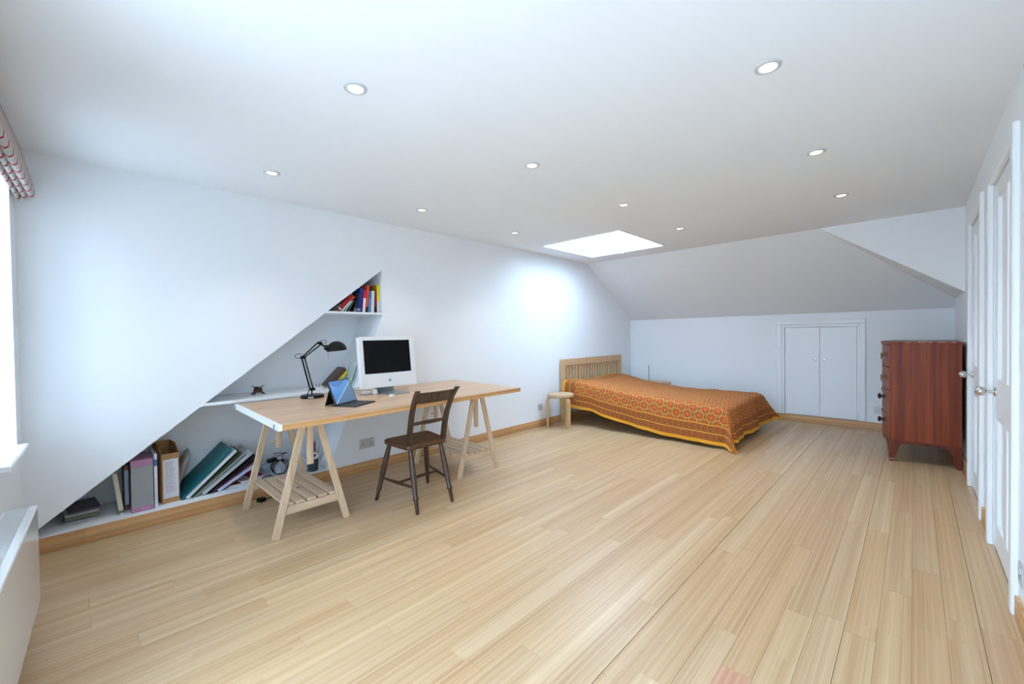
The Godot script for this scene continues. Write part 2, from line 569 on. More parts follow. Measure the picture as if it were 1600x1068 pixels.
		part(kn, "rose", st, M.chrome)

	# ---- eaves cupboard in the knee wall: a pair of flush doors in a moulded frame
	var closet := [[-1.306, -0.9128, -0.961, "left flush door of the white eaves cupboard"], [-0.9132, -0.526, -0.863, "right flush door of the white eaves cupboard"]]
	for d in 2:
		var o := struct("door_%d" % (d + 3), closet[d][3], Vector3((closet[d][0] + closet[d][1]) / 2, HB, ZB))
		st = mb()
		bx(st, Vector3(closet[d][0] + 0.0015, HB + 0.004, ZB - 0.03), Vector3(closet[d][1] - 0.0015, 1.286, ZB - 0.003), 0.002)
		part(o, "leaf", st, M.gloss_white)
		st = mb()
		lathe(st, [Vector2(0.011, 0), Vector2(0.011, 0.003), Vector2(0.005, 0.006), Vector2(0.005, 0.012), Vector2(0.013, 0.018), Vector2(0.014, 0.024), Vector2(0.009, 0.029), Vector2(0, 0.03)], 14, Transform3D(Basis(Vector3(1, 0, 0), Vector3(0, 0, 1), Vector3(0, -1, 0)), Vector3(closet[d][2], 0.861, ZB - 0.003)))
		part(o, "knob", st, M.chrome, "small round chrome knob")
	var t := struct("trim_1", "white moulded frame round the eaves cupboard", Vector3(-0.92, HB, ZB))
	for e in [[-1.343, -1.308, HB, 1.29], [-0.524, -0.495, HB, 1.29], [-1.343, -0.495, 1.29, 1.32]]:
		st = mb()
		bx(st, Vector3(e[0], e[2], ZB - 0.05), Vector3(e[1], e[3], ZB + 0.004), 0.001)
		part(t, "lining", st, M.gloss_white)
	for e in [[-1.405, -1.336, HB, 1.328], [-0.502, -0.442, HB, 1.328], [-1.405, -0.442, 1.328, 1.385]]:
		st = mb()
		bx(st, Vector3(e[0], e[2], ZB), Vector3(e[1], e[3], ZB + 0.016), 0.006)
		part(t, "architrave", st, M.gloss_white)


# ================================================================ ceiling downlights
func downlights():
	var spots := [[-1.767, -0.862, "large recessed ceiling downlight at the top left of the picture"], [-0.437, -1.995, "largest recessed downlight, at the top right of the picture"], [-3.05, -0.90, "leftmost recessed downlight, near the window wall"],
		[-1.774, -2.045, "recessed downlight in the middle of the ceiling"], [-0.434, -3.145, "recessed downlight on the right, second in the row along the doors"], [-3.06, -2.072, "recessed downlight above the computer, second in the left row"],
		[-1.776, -3.222, "third recessed downlight in the middle row, before the rooflight"], [-0.428, -4.285, "recessed downlight above the chest, farthest in the right row"], [-3.063, -3.238, "small recessed downlight to the left of the rooflight"], [-1.764, -4.372, "small recessed downlight to the right of the rooflight"]]
	for s in spots:
		var at := Vector3(s[0], HC, s[1])
		var o := thing("ceiling_downlight", s[2], "ceiling light", at, "recessed ceiling downlights")
		var st := mb()
		lathe(st, [Vector2(0.0325, -0.001), Vector2(0.0345, -0.006), Vector2(0.040, -0.0075), Vector2(0.0485, -0.004), Vector2(0.050, 0.0), Vector2(0.0325, 0.0)], 32, Transform3D(Basis(), at))
		part(o, "rim", st, M.grey_plastic)
		st = mb()
		lathe(st, [Vector2(0, -0.003), Vector2(0.0285, -0.003), Vector2(0.0315, -0.0015), Vector2(0.0325, 0.0)], 24, Transform3D(Basis(), at))
		part(o, "lens", st, M.lens)
		var l := SpotLight3D.new()
		l.name = "downlight_beam"
		l.light_color = Color(1.0, 0.965, 0.92)
		l.light_energy = 0.6
		l.light_size = 0.028
		l.spot_angle = 50.0
		l.spot_angle_attenuation = 1.0
		l.spot_range = 12.0
		l.spot_attenuation = 2.0
		l.shadow_enabled = true
		l.rotation = Vector3(-PI / 2, 0, 0)
		l.position = Vector3(0, -0.012, 0)
		o.add_child(l)


# ================================================================ furniture
func furniture():
	# ---- trestles
	var c := Vector3(-3.145, 0, -1.028)
	var t := thing("trestle", "pale wooden trestle with slatted shelf under the left end of the desk", "trestle", c, "trestles under the desk")
	var st: SurfaceTool
	for sx in [-1, 1]:
		var x: float = c.x + sx * 0.332
		for sz in [-1, 1]:
			st = mb()
			bar(st, Vector3(x, 0.0, c.z + sz * 0.222), Vector3(x, 0.715, c.z + sz * 0.042), 0.024, 0.042, Vector3.RIGHT, 0.003)
			part(t, "leg", st, M.pine)
		st = mb()
		bar(st, Vector3(x - sx * 0.024, 0.413, c.z), Vector3(x - sx * 0.024, 0.70, c.z), 0.024, 0.038, Vector3.RIGHT, 0.003)
		part(t, "post", st, M.pine)
		st = mb()
		bx(st, Vector3(x - sx * 0.012 - 0.006, 0.13, c.z - 0.176), Vector3(x - sx * 0.012 + 0.006, 0.184, c.z + 0.176), 0.002)
		part(t, "rail", st, M.pine_slat)
		st = mb()
		bx(st, Vector3(x - sx * 0.0375 - 0.0125, 0.66, c.z - 0.075), Vector3(x - sx * 0.0375 + 0.0125, 0.70, c.z + 0.075), 0.002)
		part(t, "collar", st, M.pine_slat)
	for k in 5:
		st = mb()
		var z := c.z - 0.14 + 0.07 * k
		bx(st, Vector3(c.x - 0.325, 0.186, z - 0.0275), Vector3(c.x + 0.325, 0.2, z + 0.0275), 0.002)
		var sl := part(t, "slat", st, M.pine_slat)
		if k == 2:
			st = mb()
			bx(st, Vector3(c.x + 0.06, 0.2, z - 0.008), Vector3(c.x + 0.085, 0.2004, z + 0.008))
			part(sl, "printed_mark", st, mat(Color(0.35, 0.36, 0.38), 0.7))
	st = mb()
	bx(st, Vector3(c.x - 0.345, 0.70, c.z - 0.022), Vector3(c.x + 0.345, 0.724, c.z + 0.022), 0.002)
	part(t, "beam", st, M.pine_slat)
	st = mb()
	tube(st, [Vector3(c.x - 0.31, 0.467, c.z - 0.0), Vector3(c.x - 0.31, 0.463, c.z + 0.058)], 0.006, 8)
	part(t, "peg", st, M.beech)
	copy(t, Vector3(-3.155, 0, -2.468), "pale wooden trestle under the right end of the desk, behind the chair")

	# ---- desk top: an old door laid flat, its left end still painted white with hinge recesses
	var bl := Vector3(-3.572, 0, -0.775)
	var br := Vector3(-3.643, 0, -2.835)
	var fl := Vector3(-2.497, 0, -0.742)
	var fr := Vector3(-2.572, 0, -2.765)
	var y0 := 0.7245
	var y1 := 0.7575
	var up0 := Vector3(0, y0, 0)
	var up1 := Vector3(0, y1, 0)
	var d := thing("desk", "long wooden desk board with a white left end, resting on two trestles", "desk", (bl + fr) / 2 + up0)
	var ins := 0.02
	var bl2 := bl.lerp(br, ins / 2.06)
	var fl2 := fl.lerp(fr, ins / 2.02)
	st = mb()
	var mid := (bl + fr) / 2 + (up0 + up1) / 2
	poly(st, [bl2 + up1, br + up1, fr + up1, fl2 + up1], mid)
	poly(st, [bl2 + up0, br + up0, fr + up0, fl2 + up0], mid)
	part(d, "board", st, M.desk)
	st = mb()
	var e0 := Vector3(0.001, 0, 0)
	poly(st, [fl2 + up0 + e0, fr + up0 + e0, fr + up1, fl2 + up1], mid)
	poly(st, [br + up0, fr + up0, fr + up1, br + up1], mid)
	poly(st, [bl2 + up0, br + up0, br + up1, bl2 + up1], mid)
	part(d, "edge_band", st, M.desk_edge, "orange wooden edge")
	st = mb()
	poly(st, [bl + up1, bl2 + up1, fl2 + up1, fl + up1], mid)
	poly(st, [bl + up0, bl2 + up0, fl2 + up0, fl + up0], mid)
	poly(st, [bl + up0, fl + up0, fl + up1, bl + up1], mid)
	poly(st, [fl + up0, fl2 + up0, fl2 + up1, fl + up1], mid)
	poly(st, [bl + up0, bl2 + up0, bl2 + up1, bl + up1], mid)
	poly(st, [bl2 + up0, fl2 + up0, fl2 + up1, bl2 + up1], mid)
	var we := part(d, "painted_end", st, M.gloss_white, "white painted end of the board")
	for k in [[0.03, 0.035], [0.925, 0.935]]:
		st = mb()
		var p := bl.lerp(fl, k[0])
		bx(st, p + Vector3(-0.006, y0 + 0.004, -0.003), p + Vector3(0.006, y1 - 0.006, 0.0015))
		part(we, "hinge_recess", st, mat(Color(0.25, 0.14, 0.11), 0.7))

	# ---- chair
	wooden_chair()
	chest()
	stool(Vector3(-3.415, 0, -4.458), "round bentwood stool standing beside the near side of the bed")
	# ---- thin rod lamp behind the bed stands on the far stool (see bed_things)

func turned_leg(a: Vector3, b: Vector3, fancy: bool) -> SurfaceTool:   # a at the seat, b at the floor
	var st := mb()
	var l := a.distance_to(b)
	var prof := []
	if fancy:
		for p in [[0.0, 0.0], [0.0, 0.0105], [0.16, 0.0125], [0.2, 0.0165], [0.215, 0.0165], [0.23, 0.0135], [0.45, 0.0175], [0.62, 0.0195], [0.66, 0.0165], [0.68, 0.0195], [0.70, 0.0165], [0.73, 0.0195], [0.75, 0.016], [0.78, 0.0185], [0.82, 0.0165], [1.0, 0.0135], [1.0, 0.0]]:
			prof.append(Vector2(p[1] * 1.15, p[0] * l))
	else:
		for p in [[0.0, 0.0], [0.0, 0.0105], [0.2, 0.0135], [0.225, 0.018], [0.245, 0.018], [0.265, 0.0145], [0.55, 0.0185], [0.8, 0.0165], [1.0, 0.0135], [1.0, 0.0]]:
			prof.append(Vector2(p[1] * 1.15, p[0] * l))
	var y := (a - b).normalized()
	var z := Vector3.RIGHT.cross(y).normalized()
	lathe(st, prof, 14, Transform3D(Basis(y.cross(z), y, z), b))
	return st

func wooden_chair():
	var sy := 0.468
	var c := thing("wooden_chair", "dark old wooden chair with turned legs and open back pulled up to the desk", "chair", Vector3(-2.70, 0, -1.76))
	# seat: rounded trapezium, slightly dished edge
	var st := mb()
	var outline := []
	for q in [[Vector2(-2.875, -1.565), Vector2(-2.875, -1.965)], [Vector2(-2.545, -1.915), Vector2(-2.545, -1.575)]]:
		outline.append_array(q)
	var rounded := round_corners(outline, 0.035, 5)
	var mid := Vector3(-2.70, sy - 0.02, -1.76)
	var lev := [[sy - 0.036, 0.975], [sy - 0.028, 1.0], [sy - 0.008, 1.0], [sy, 0.965]]
	for i in lev.size() - 1:
		for k in rounded.size():
			var k2 := (k + 1) % rounded.size()
			var pts := []
			for e in [[k, i], [k2, i], [k2, i + 1], [k, i + 1]]:
				var v: Vector2 = rounded[e[0]]
				var f: float = lev[e[1]][1]
				pts.append(Vector3(mid.x + (v.x - mid.x) * f, lev[e[1]][0], mid.z + (v.y - mid.z) * f))
			poly(st, pts, mid)
	var top := []
	var bot := []
	for v in rounded:
		top.append(Vector3(mid.x + (v.x - mid.x) * 0.965, sy, mid.z + (v.y - mid.z) * 0.965))
		bot.append(Vector3(mid.x + (v.x - mid.x) * 0.975, sy - 0.036, mid.z + (v.y - mid.z) * 0.975))
	poly(st, top, mid)
	poly(st, bot, mid)
	part(c, "seat", st, M.chair_seat)
	var tops := [Vector3(-2.845, sy - 0.034, -1.605), Vector3(-2.845, sy - 0.034, -1.925), Vector3(-2.575, sy - 0.034, -1.612), Vector3(-2.575, sy - 0.034, -1.875)]
	var feet := [Vector3(-2.933, 0, -1.535), Vector3(-2.952, 0, -2.012), Vector3(-2.478, 0, -1.601), Vector3(-2.481, 0, -1.905)]
	for i in 4:
		part(c, "leg", turned_leg(tops[i], feet[i], i < 2), M.chair)
	# side stretchers swell in the middle, a cross stretcher joins them
	var mids := []
	for i in 2:
		var a: Vector3 = tops[i].lerp(feet[i], 0.60)
		var b: Vector3 = tops[i + 2].lerp(feet[i + 2], 0.60)
		st = mb()
		tube(st, [a, a.lerp(b, 0.25), a.lerp(b, 0.5), a.lerp(b, 0.75), b], [0.007, 0.0105, 0.0135, 0.0105, 0.007], 10)
		part(c, "side_stretcher", st, M.chair)
		mids.append(a.lerp(b, 0.5))
	st = mb()
	tube(st, [mids[0], mids[0].lerp(mids[1], 0.5), mids[1]], [0.0085, 0.0115, 0.0085], 10)
	part(c, "cross_stretcher", st, M.chair)
	# back posts curve backwards; the top rail is a carved board between them
	for s in [-1, 1]:
		var zb: float = -1.597 if s > 0 else -1.888
		var pts := [Vector3(-2.562, sy - 0.005, zb), Vector3(-2.545, 0.57, zb + s * 0.003), Vector3(-2.515, 0.68, zb + s * 0.007), Vector3(-2.470, 0.78, zb + s * 0.014), Vector3(-2.432, 0.835, zb + s * 0.02), Vector3(-2.405, 0.866, zb + s * 0.024)]
		st = mb()
		for i in pts.size() - 1:
			var x0: Vector3 = pts[i]
			var x1: Vector3 = pts[i + 1]
			var w0 := 0.021 - 0.0012 * i
			var w1 := 0.021 - 0.0012 * (i + 1)
			var m := (x0 + x1) / 2
			var r0 := [x0 + Vector3(-w0, 0, -0.0115), x0 + Vector3(w0, 0, -0.0115), x0 + Vector3(w0, 0, 0.0115), x0 + Vector3(-w0, 0, 0.0115)]
			var r1 := [x1 + Vector3(-w1, 0, -0.0115), x1 + Vector3(w1, 0, -0.0115), x1 + Vector3(w1, 0, 0.0115), x1 + Vector3(-w1, 0, 0.0115)]
			for k in 4:
				poly(st, [r0[k], r0[(k + 1) % 4], r1[(k + 1) % 4], r1[k]], m)
			if i == 0:
				poly(st, r0, m)
			if i == pts.size() - 2:
				poly(st, r1, m)
		part(c, "back_post", st, M.chair)
	st = mb()
	var n := 10
	for i in n:
		var rr := []
		for k in 2:
			var f := float(i + k) / n
			var z := lerpf(-1.597, -1.890, f)
			var bow := 0.018 * sin(PI * f)
			rr.append([Vector3(-2.462 + bow, 0.768, z), Vector3(-2.482 + bow, 0.768, z), Vector3(-2.448 + bow, 0.846, z), Vector3(-2.428 + bow, 0.846, z)])
		var m: Vector3 = (rr[0][0] + rr[1][2]) / 2 + Vector3(-0.003, 0, 0)
		for k in 4:
			poly(st, [rr[0][k], rr[0][(k + 1) % 4], rr[1][(k + 1) % 4], rr[1][k]], m)
	var tr := part(c, "top_rail", st, M.chair)
	for i in 9:   # shallow carving worn along the edges of the rail
		var f := 0.1 + 0.8 * i / 8.0
		var bow := 0.018 * sin(PI * f)
		st = mb()
		var p := Vector3(-2.4442 + bow, 0.808, lerpf(-1.597, -1.890, f))
		bar(st, p + Vector3(-0.008, -0.02, -0.007 + 0.003 * (i % 3)), p + Vector3(0.0085, 0.021, 0.006 - 0.004 * (i % 2)), 0.003, 0.005 + 0.003 * (i % 2), Vector3.RIGHT, 0.001)
		part(tr, "carving", st, mat(Color(0.33, 0.30, 0.28), 0.5))
	st = mb()
	var sp := []
	var sr := []
	for q in [[0, 0.008], [0.06, 0.010], [0.09, 0.007], [0.13, 0.0125], [0.17, 0.007], [0.2, 0.010], [0.5, 0.012], [0.8, 0.010], [0.83, 0.007], [0.87, 0.0125], [0.91, 0.007], [0.94, 0.010], [1.0, 0.008]]:
		sp.append(Vector3(-2.512, 0.622, lerpf(-1.597, -1.888, q[0])))
		sr.append(q[1] * 1.25)
	tube(st, sp, sr, 10)
	part(c, "spindle", st, M.chair)

func round_corners(p: Array, r: float, n: int) -> Array:
	var out := []
	for i in p.size():
		var a: Vector2 = p[(i - 1 + p.size()) % p.size()]
		var b: Vector2 = p[i]
		var c: Vector2 = p[(i + 1) % p.size()]
		var p0 := b + (a - b).normalized() * r
		var p1 := b + (c - b).normalized() * r
		for k in n + 1:
			var t := float(k) / n
			out.append(p0.lerp(b, t).lerp(b.lerp(p1, t), t))
	return out

func chest():
	# bow-fronted chest: the side faces the camera, the drawers face the bed
	var z0 := -5.31
	var z1 := -6.36
	var xb := 0.296
	var front := func(z: float) -> float:
		var t := (z - z0) / (z1 - z0)
		return -0.168 - 0.078 * sin(PI * clampf(t, 0, 1)) * 0.95
	var c := thing("chest_of_drawers", "reddish mahogany bow-fronted chest of drawers standing against the right wall", "chest", Vector3(0.06, 0, -5.83))
	var slab := func(y0: float, y1: float, grow: float, xback: float, n := 20) -> SurfaceTool:
		var s := mb()
		var pts := [Vector2(xback, z0 + grow)]
		for i in n + 1:
			var z := lerpf(z0 + grow, z1 - grow, float(i) / n)
			pts.append(Vector2(front.call(clampf(z, z1, z0)) - grow, z))
		pts.append(Vector2(xback, z1 - grow))
		prism(s, pts, Transform3D(Basis(Vector3(1, 0, 0), Vector3(0, 0, 1), Vector3(0, -1, 0)), Vector3(0, y1, 0)), y1 - y0)
		return s
	var st: SurfaceTool
	for zz in [[z0, z0 - 0.02], [z1 + 0.02, z1]]:
		st = mb()
		bx(st, Vector3(-0.166, 0.203, zz[1]), Vector3(xb, 1.098, zz[0]), 0.0015)
		part(c, "side_panel", st, M.mahogany)
	st = mb()
	bx(st, Vector3(xb - 0.012, 0.203, z1 + 0.02), Vector3(xb - 0.002, 1.098, z0 - 0.02))
	part(c, "back_panel", st, M.mahogany_dark)
	part(c, "top", slab.call(1.098, 1.122, 0.012, xb + 0.004), M.mahogany, "polished top of the chest")
	part(c, "plinth", slab.call(0.196, 0.204, 0.002, xb), M.mahogany_dark)
	# bracket feet cut from one shaped apron on the near side and one on the far side
	for zz in [[z0, -0.022], [z1 + 0.022, -0.022]]:
		st = mb()
		var ap := [Vector2(-0.175, 0.0), Vector2(-0.143, 0.0), Vector2(-0.128, 0.06), Vector2(-0.112, 0.13), Vector2(-0.09, 0.166), Vector2(-0.06, 0.172)]
		ap.append_array([Vector2(0.19, 0.176), Vector2(0.215, 0.165), Vector2(0.235, 0.13), Vector2(0.246, 0.06), Vector2(0.262, 0.006), Vector2(0.275, 0.0), Vector2(xb, 0.0), Vector2(xb, 0.196), Vector2(-0.168, 0.196)])
		prism(st, ap, Transform3D(Basis(), Vector3(0, 0, zz[0])), zz[1])
		part(c, "bracket_foot", st, M.mahogany_dark)
	st = mb()
	bx(st, Vector3(-0.1755, 0.018, z0 + 0.0004), Vector3(-0.138, 0.024, z0 + 0.0014))
	part(c, "pale_edge", st, mat(Color(0.75, 0.68, 0.66), 0.6), "pale scuffed line on the front foot")
	for k in [[-0.06, 0.03], [0.02, 0.05], [0.09, 0.022], [0.15, 0.045], [0.23, 0.03]]:  # row of thin pale strips along the near top edge
		st = mb()
		bx(st, Vector3(k[0], 1.1185, z0 + 0.0118), Vector3(k[0] + k[1], 1.1224, z0 + 0.0124))
		part(c, "pale_edge", st, mat(Color(0.80, 0.74, 0.74), 0.5), "small pale spot on the edge of the top")
	# front apron
	st = mb()
	for i in 40:
		var za := lerpf(z0 - 0.0225, z1 + 0.0225, i / 40.0)
		var zb := lerpf(z0 - 0.0225, z1 + 0.0225, (i + 1) / 40.0)
		var e := mini(i, 39 - i)
		var ya: float = [0.0, 0.02, 0.08, 0.125, 0.15, 0.162][mini(e, 5)]
		var m := Vector3((front.call(za) + front.call(zb)) / 2 + 0.01, (ya + 0.196) / 2, (za + zb) / 2)
		var a0 := Vector3(front.call(za), ya, za)
		var b0 := Vector3(front.call(zb), ya, zb)
		var w := Vector3(0.02, 0, 0)
		var h := Vector3(0, 0.196 - ya, 0)
		for pl in [[a0, b0, b0 + h, a0 + h], [a0 + w, b0 + w, b0 + h + w, a0 + h + w], [a0, b0, b0 + w, a0 + w], [a0, a0 + w, a0 + w + h, a0 + h], [b0, b0 + w, b0 + w + h, b0 + h]]:
			poly(st, pl, m)
	part(c, "front_apron", st, M.mahogany_dark)
	# drawers with a shadow gap between them
	var levels := [[0.208, 0.424, true], [0.432, 0.656, true], [0.664, 0.878, false], [0.886, 1.090, false]]
	for lv in levels:
		st = mb()
		var pts := []
		for i in 17:
			var z := lerpf(z0 - 0.021, z1 + 0.021, i / 16.0)
			pts.append(Vector2(front.call(z) - 0.004, z))
		for i in 17:
			var z := lerpf(z1 + 0.021, z0 - 0.021, i / 16.0)
			pts.append(Vector2(front.call(z) + 0.02, z))
		prism(st, pts, Transform3D(Basis(Vector3(1, 0, 0), Vector3(0, 0, 1), Vector3(0, -1, 0)), Vector3(0, lv[1], 0)), lv[1] - lv[0])
		var dr := part(c, "drawer", st, M.mahogany)
		for zz in [z0 - 0.2, z1 + 0.2]:
			var x: float = front.call(zz) - 0.004
			var y: float = lv[0] + (lv[1] - lv[0]) * (0.68 if lv[2] else 0.5)
			st = mb()
			var out := Transform3D(Basis(Vector3(0, 1, 0), Vector3(-1, 0, 0), Vector3(0, 0, 1)), Vector3(x, y, zz))
			if lv[2]:
				lathe(st, [Vector2(0.022, 0), Vector2(0.022, 0.007), Vector2(0.012, 0.014), Vector2(0.012, 0.026), Vector2(0.027, 0.033), Vector2(0.029, 0.042), Vector2(0.017, 0.052), Vector2(0, 0.055)], 14, out)
				part(dr, "knob", st, M.knob_wood, "dark turned wooden knob")
			else:
				for k in [-0.032, 0.032]:
					lathe(st, [Vector2(0.019, 0), Vector2(0.018, 0.005), Vector2(0.008, 0.010), Vector2(0.009, 0.022), Vector2(0.014, 0.027), Vector2(0, 0.033)], 12, Transform3D(out.basis, Vector3(x, y + 0.012, zz + k)))
				var bail := []
				for k in 9:
					var a := PI * k / 8.0
					bail.append(Vector3(x - 0.020 - 0.008 * sin(a), y + 0.012 - 0.046 * sin(a), zz + 0.032 * cos(a)))
				tube(st, bail, 0.0042, 8)
				part(dr, "handle", st, M.brass, "brass drop handle")
		if lv[2]:
			st = mb()
			var zc := (z0 + z1) / 2
			bx(st, Vector3(front.call(zc) - 0.0052, lv[0] + 0.14, zc - 0.006), Vector3(front.call(zc) - 0.0035, lv[0] + 0.165, zc + 0.006))
			part(dr, "keyhole", st, M.dark)

func stool(at: Vector3, label: String, turn := 0.0) -> Node3D:
	var s := thing("stool", label, "stool", at, "round bentwood stools beside the bed")
	var st := mb()
	lathe(st, [Vector2(0, 0.41), Vector2(0.170, 0.41), Vector2(0.176, 0.415), Vector2(0.176, 0.443), Vector2(0.171, 0.449), Vector2(0, 0.449)], 40, Transform3D(Basis(), at))
	part(s, "seat", st, M.beech_light)
	for k in 3:
		var a := turn + deg_to_rad(138.0 + 120.0 * k)
		var dir := Vector3(cos(a), 0, sin(a))
		var sidev := Vector3(-dir.z, 0, dir.x)
		st = mb()
		var path := [dir * 0.06 + Vector3(0, 0.398, 0), dir * 0.125 + Vector3(0, 0.398, 0)]
		for i in range(1, 7):
			var b := PI / 2 * i / 6.0
			path.append(dir * (0.125 + 0.05 * sin(b)) + Vector3(0, 0.348 + 0.05 * cos(b), 0))
		path.append(dir * 0.175)
		for i in path.size() - 1:
			var t: Vector3 = (path[mini(i + 1, path.size() - 1)] - path[maxi(i - 1, 0)]).normalized()
			var t2: Vector3 = (path[mini(i + 2, path.size() - 1)] - path[i]).normalized()
			var n0 := t.cross(sidev).normalized() * 0.012
			var n1 := t2.cross(sidev).normalized() * 0.012
			var w := sidev * 0.026
			var p0: Vector3 = at + path[i]
			var p1: Vector3 = at + path[i + 1]
			var m := (p0 + p1) / 2
			var r0 := [p0 + n0 + w, p0 + n0 - w, p0 - n0 - w, p0 - n0 + w]
			var r1 := [p1 + n1 + w, p1 + n1 - w, p1 - n1 - w, p1 - n1 + w]
			for q in 4:
				poly(st, [r0[q], r0[(q + 1) % 4], r1[(q + 1) % 4], r1[q]], m)
			if i == 0:
				poly(st, r0, m)
			if i == path.size() - 2:
				poly(st, r1, m)
		part(s, "leg", st, M.beech)
	return s


# ================================================================ things on the desk and the shelf behind it
func desk_things():
	computer()
	tablet()
	lamp()
	var st: SurfaceTool
	var top := 0.7575
	# ---- white earphone-like cable bundle and puck in front of the computer
	var c := thing("white_cable", "small tangle of white cable on the desk beside the computer stand", "cable", Vector3(-3.30, top, -1.68))
	st = mb()
	var pts := []
	for i in 46:
		var a := i * 0.55
		pts.append(Vector3(-3.30 + 0.035 * cos(a) + 0.02 * sin(a * 0.37), top + 0.006 + 0.014 * absf(sin(a * 0.31)), -1.66 + 0.045 * sin(a * 0.9) - 0.0006 * i))
	tube(st, pts, 0.0035, 6)
	part(c, "cord", st, M.plastic)
	st = mb()
	cbox(st, Vector3(0.03, 0.045, 0.035), Transform3D(Basis(Vector3.UP, 0.5), Vector3(-3.235, top + 0.0225, -1.70)), 0.006)
	part(c, "plug", st, M.plastic)
	var p := thing("white_disc", "tiny white round disc on the desk before the computer stand", "disc", Vector3(-3.03, top, -1.735))
	st = mb()
	lathe(st, [Vector2(0, top), Vector2(0.022, top), Vector2(0.024, top + 0.004), Vector2(0.021, top + 0.013), Vector2(0, top + 0.015)], 20, Transform3D(Basis(), Vector3(-3.03, 0, -1.735)))
	part(p, "shell", st, M.plastic)

	# ---- things on the long shelf: carved insect, brown and yellow books, green folder, white adaptor
	var sh := 0.777
	var fg := thing("figurine", "small dark four-legged figurine alone on the white shelf", "figurine", Vector3(-3.87, sh, -1.005))
	var brown := mat(Color(0.24, 0.14, 0.11), 0.5)
	var o := Vector3(-3.87, sh, -1.005)
	st = mb()
	ball(st, o + Vector3(0, 0.038, 0), Vector3(0.028, 0.024, 0.034), 14)
	ball(st, o + Vector3(0.006, 0.056, 0.012), Vector3(0.016, 0.012, 0.018), 10)
	part(fg, "body", st, brown)
	for k in [[-1, -1], [-1, 1], [1, -1], [1, 1]]:
		st = mb()
		tube(st, [o + Vector3(0.012 * k[0], 0.03, 0.014 * k[1]), o + Vector3(0.026 * k[0], 0.014, 0.03 * k[1]), o + Vector3(0.030 * k[0], 0.0045, 0.042 * k[1])], [0.007, 0.006, 0.0045], 8)
		part(fg, "leg", st, brown)
	for k in [-1, 1]:
		st = mb()
		tube(st, [o + Vector3(0.004, 0.06, 0.016 * k), o + Vector3(0.004, 0.068, 0.034 * k), o + Vector3(0.006, 0.073, 0.048 * k)], [0.005, 0.004, 0.002], 6)
		part(fg, "horn", st, brown)
	lean_book("brown_book", "dark brown book leaning on the shelf behind the tablet", Vector3(-3.985, sh, -1.552), Vector3(0.030, 0.225, 0.15), -0.785, Color(0.32, 0.24, 0.235))
	lean_book("yellow_book", "bright yellow book leaning under the dark brown one", Vector3(-3.98, sh, -1.592), Vector3(0.020, 0.195, 0.14), -0.82, Color(0.93, 0.82, 0.10))
	var gl := thing("plastic_folder", "clear greenish plastic folder leaning beside the computer on the shelf", "folder", Vector3(-3.80, sh, -1.62))
	st = mb()
	var clear := mat(Color(0.80, 0.90, 0.88, 0.45), 0.2)
	clear.transparency = BaseMaterial3D.TRANSPARENCY_ALPHA
	var tilt := Basis(Vector3.RIGHT, -0.36)
	cbox(st, Vector3(0.17, 0.235, 0.003), Transform3D(tilt, Vector3(-3.80, sh + 0.112, -1.747)))
	part(gl, "sheet", st, clear)
	st = mb()
	cbox(st, Vector3(0.004, 0.235, 0.005), Transform3D(tilt, Vector3(-3.713, sh + 0.112, -1.747)))
	part(gl, "spine", st, mat(Color(0.28, 0.36, 0.42), 0.5))
	var ad := thing("white_adaptor", "small white plug adaptor with a cord on the shelf beside the lamp", "adaptor", Vector3(-3.82, sh, -1.46))
	st = mb()
	cbox(st, Vector3(0.06, 0.022, 0.075), Transform3D(Basis(Vector3.UP, 0.4), Vector3(-3.82, sh + 0.011, -1.46)), 0.005)
	part(ad, "body", st, M.plastic)
	for k in [-0.012, 0.012]:
		st = mb()
		bx(st, Vector3(-3.823, sh + 0.022, -1.463 + k), Vector3(-3.817, sh + 0.048, -1.457 + k), 0.001)
		part(ad, "pin", st, M.steel)
	st = mb()
	tube(st, [Vector3(-3.80, sh + 0.008, -1.43), Vector3(-3.76, sh + 0.004, -1.38), Vector3(-3.78, sh + 0.004, -1.33), Vector3(-3.74, sh + 0.004, -1.27)], 0.003, 6)
	part(ad, "cord", st, M.plastic)

# Where the next leaning book can start so that it does not cut into the one before it.
func after(z: float, t: float, h: float, lean: float, t2: float, h2: float, lean2: float) -> float:
	var a := maxf(0.0, -lean)
	var b := maxf(0.0, -lean2)
	var foot := z - t * cos(a)
	var reach := minf(h * cos(a), h2 * cos(b) + t2 * sin(b))
	return minf(foot - t2 * sin(b) * tan(a), foot - reach * tan(a) + (reach - t2 * sin(b)) * tan(b)) - 0.0008

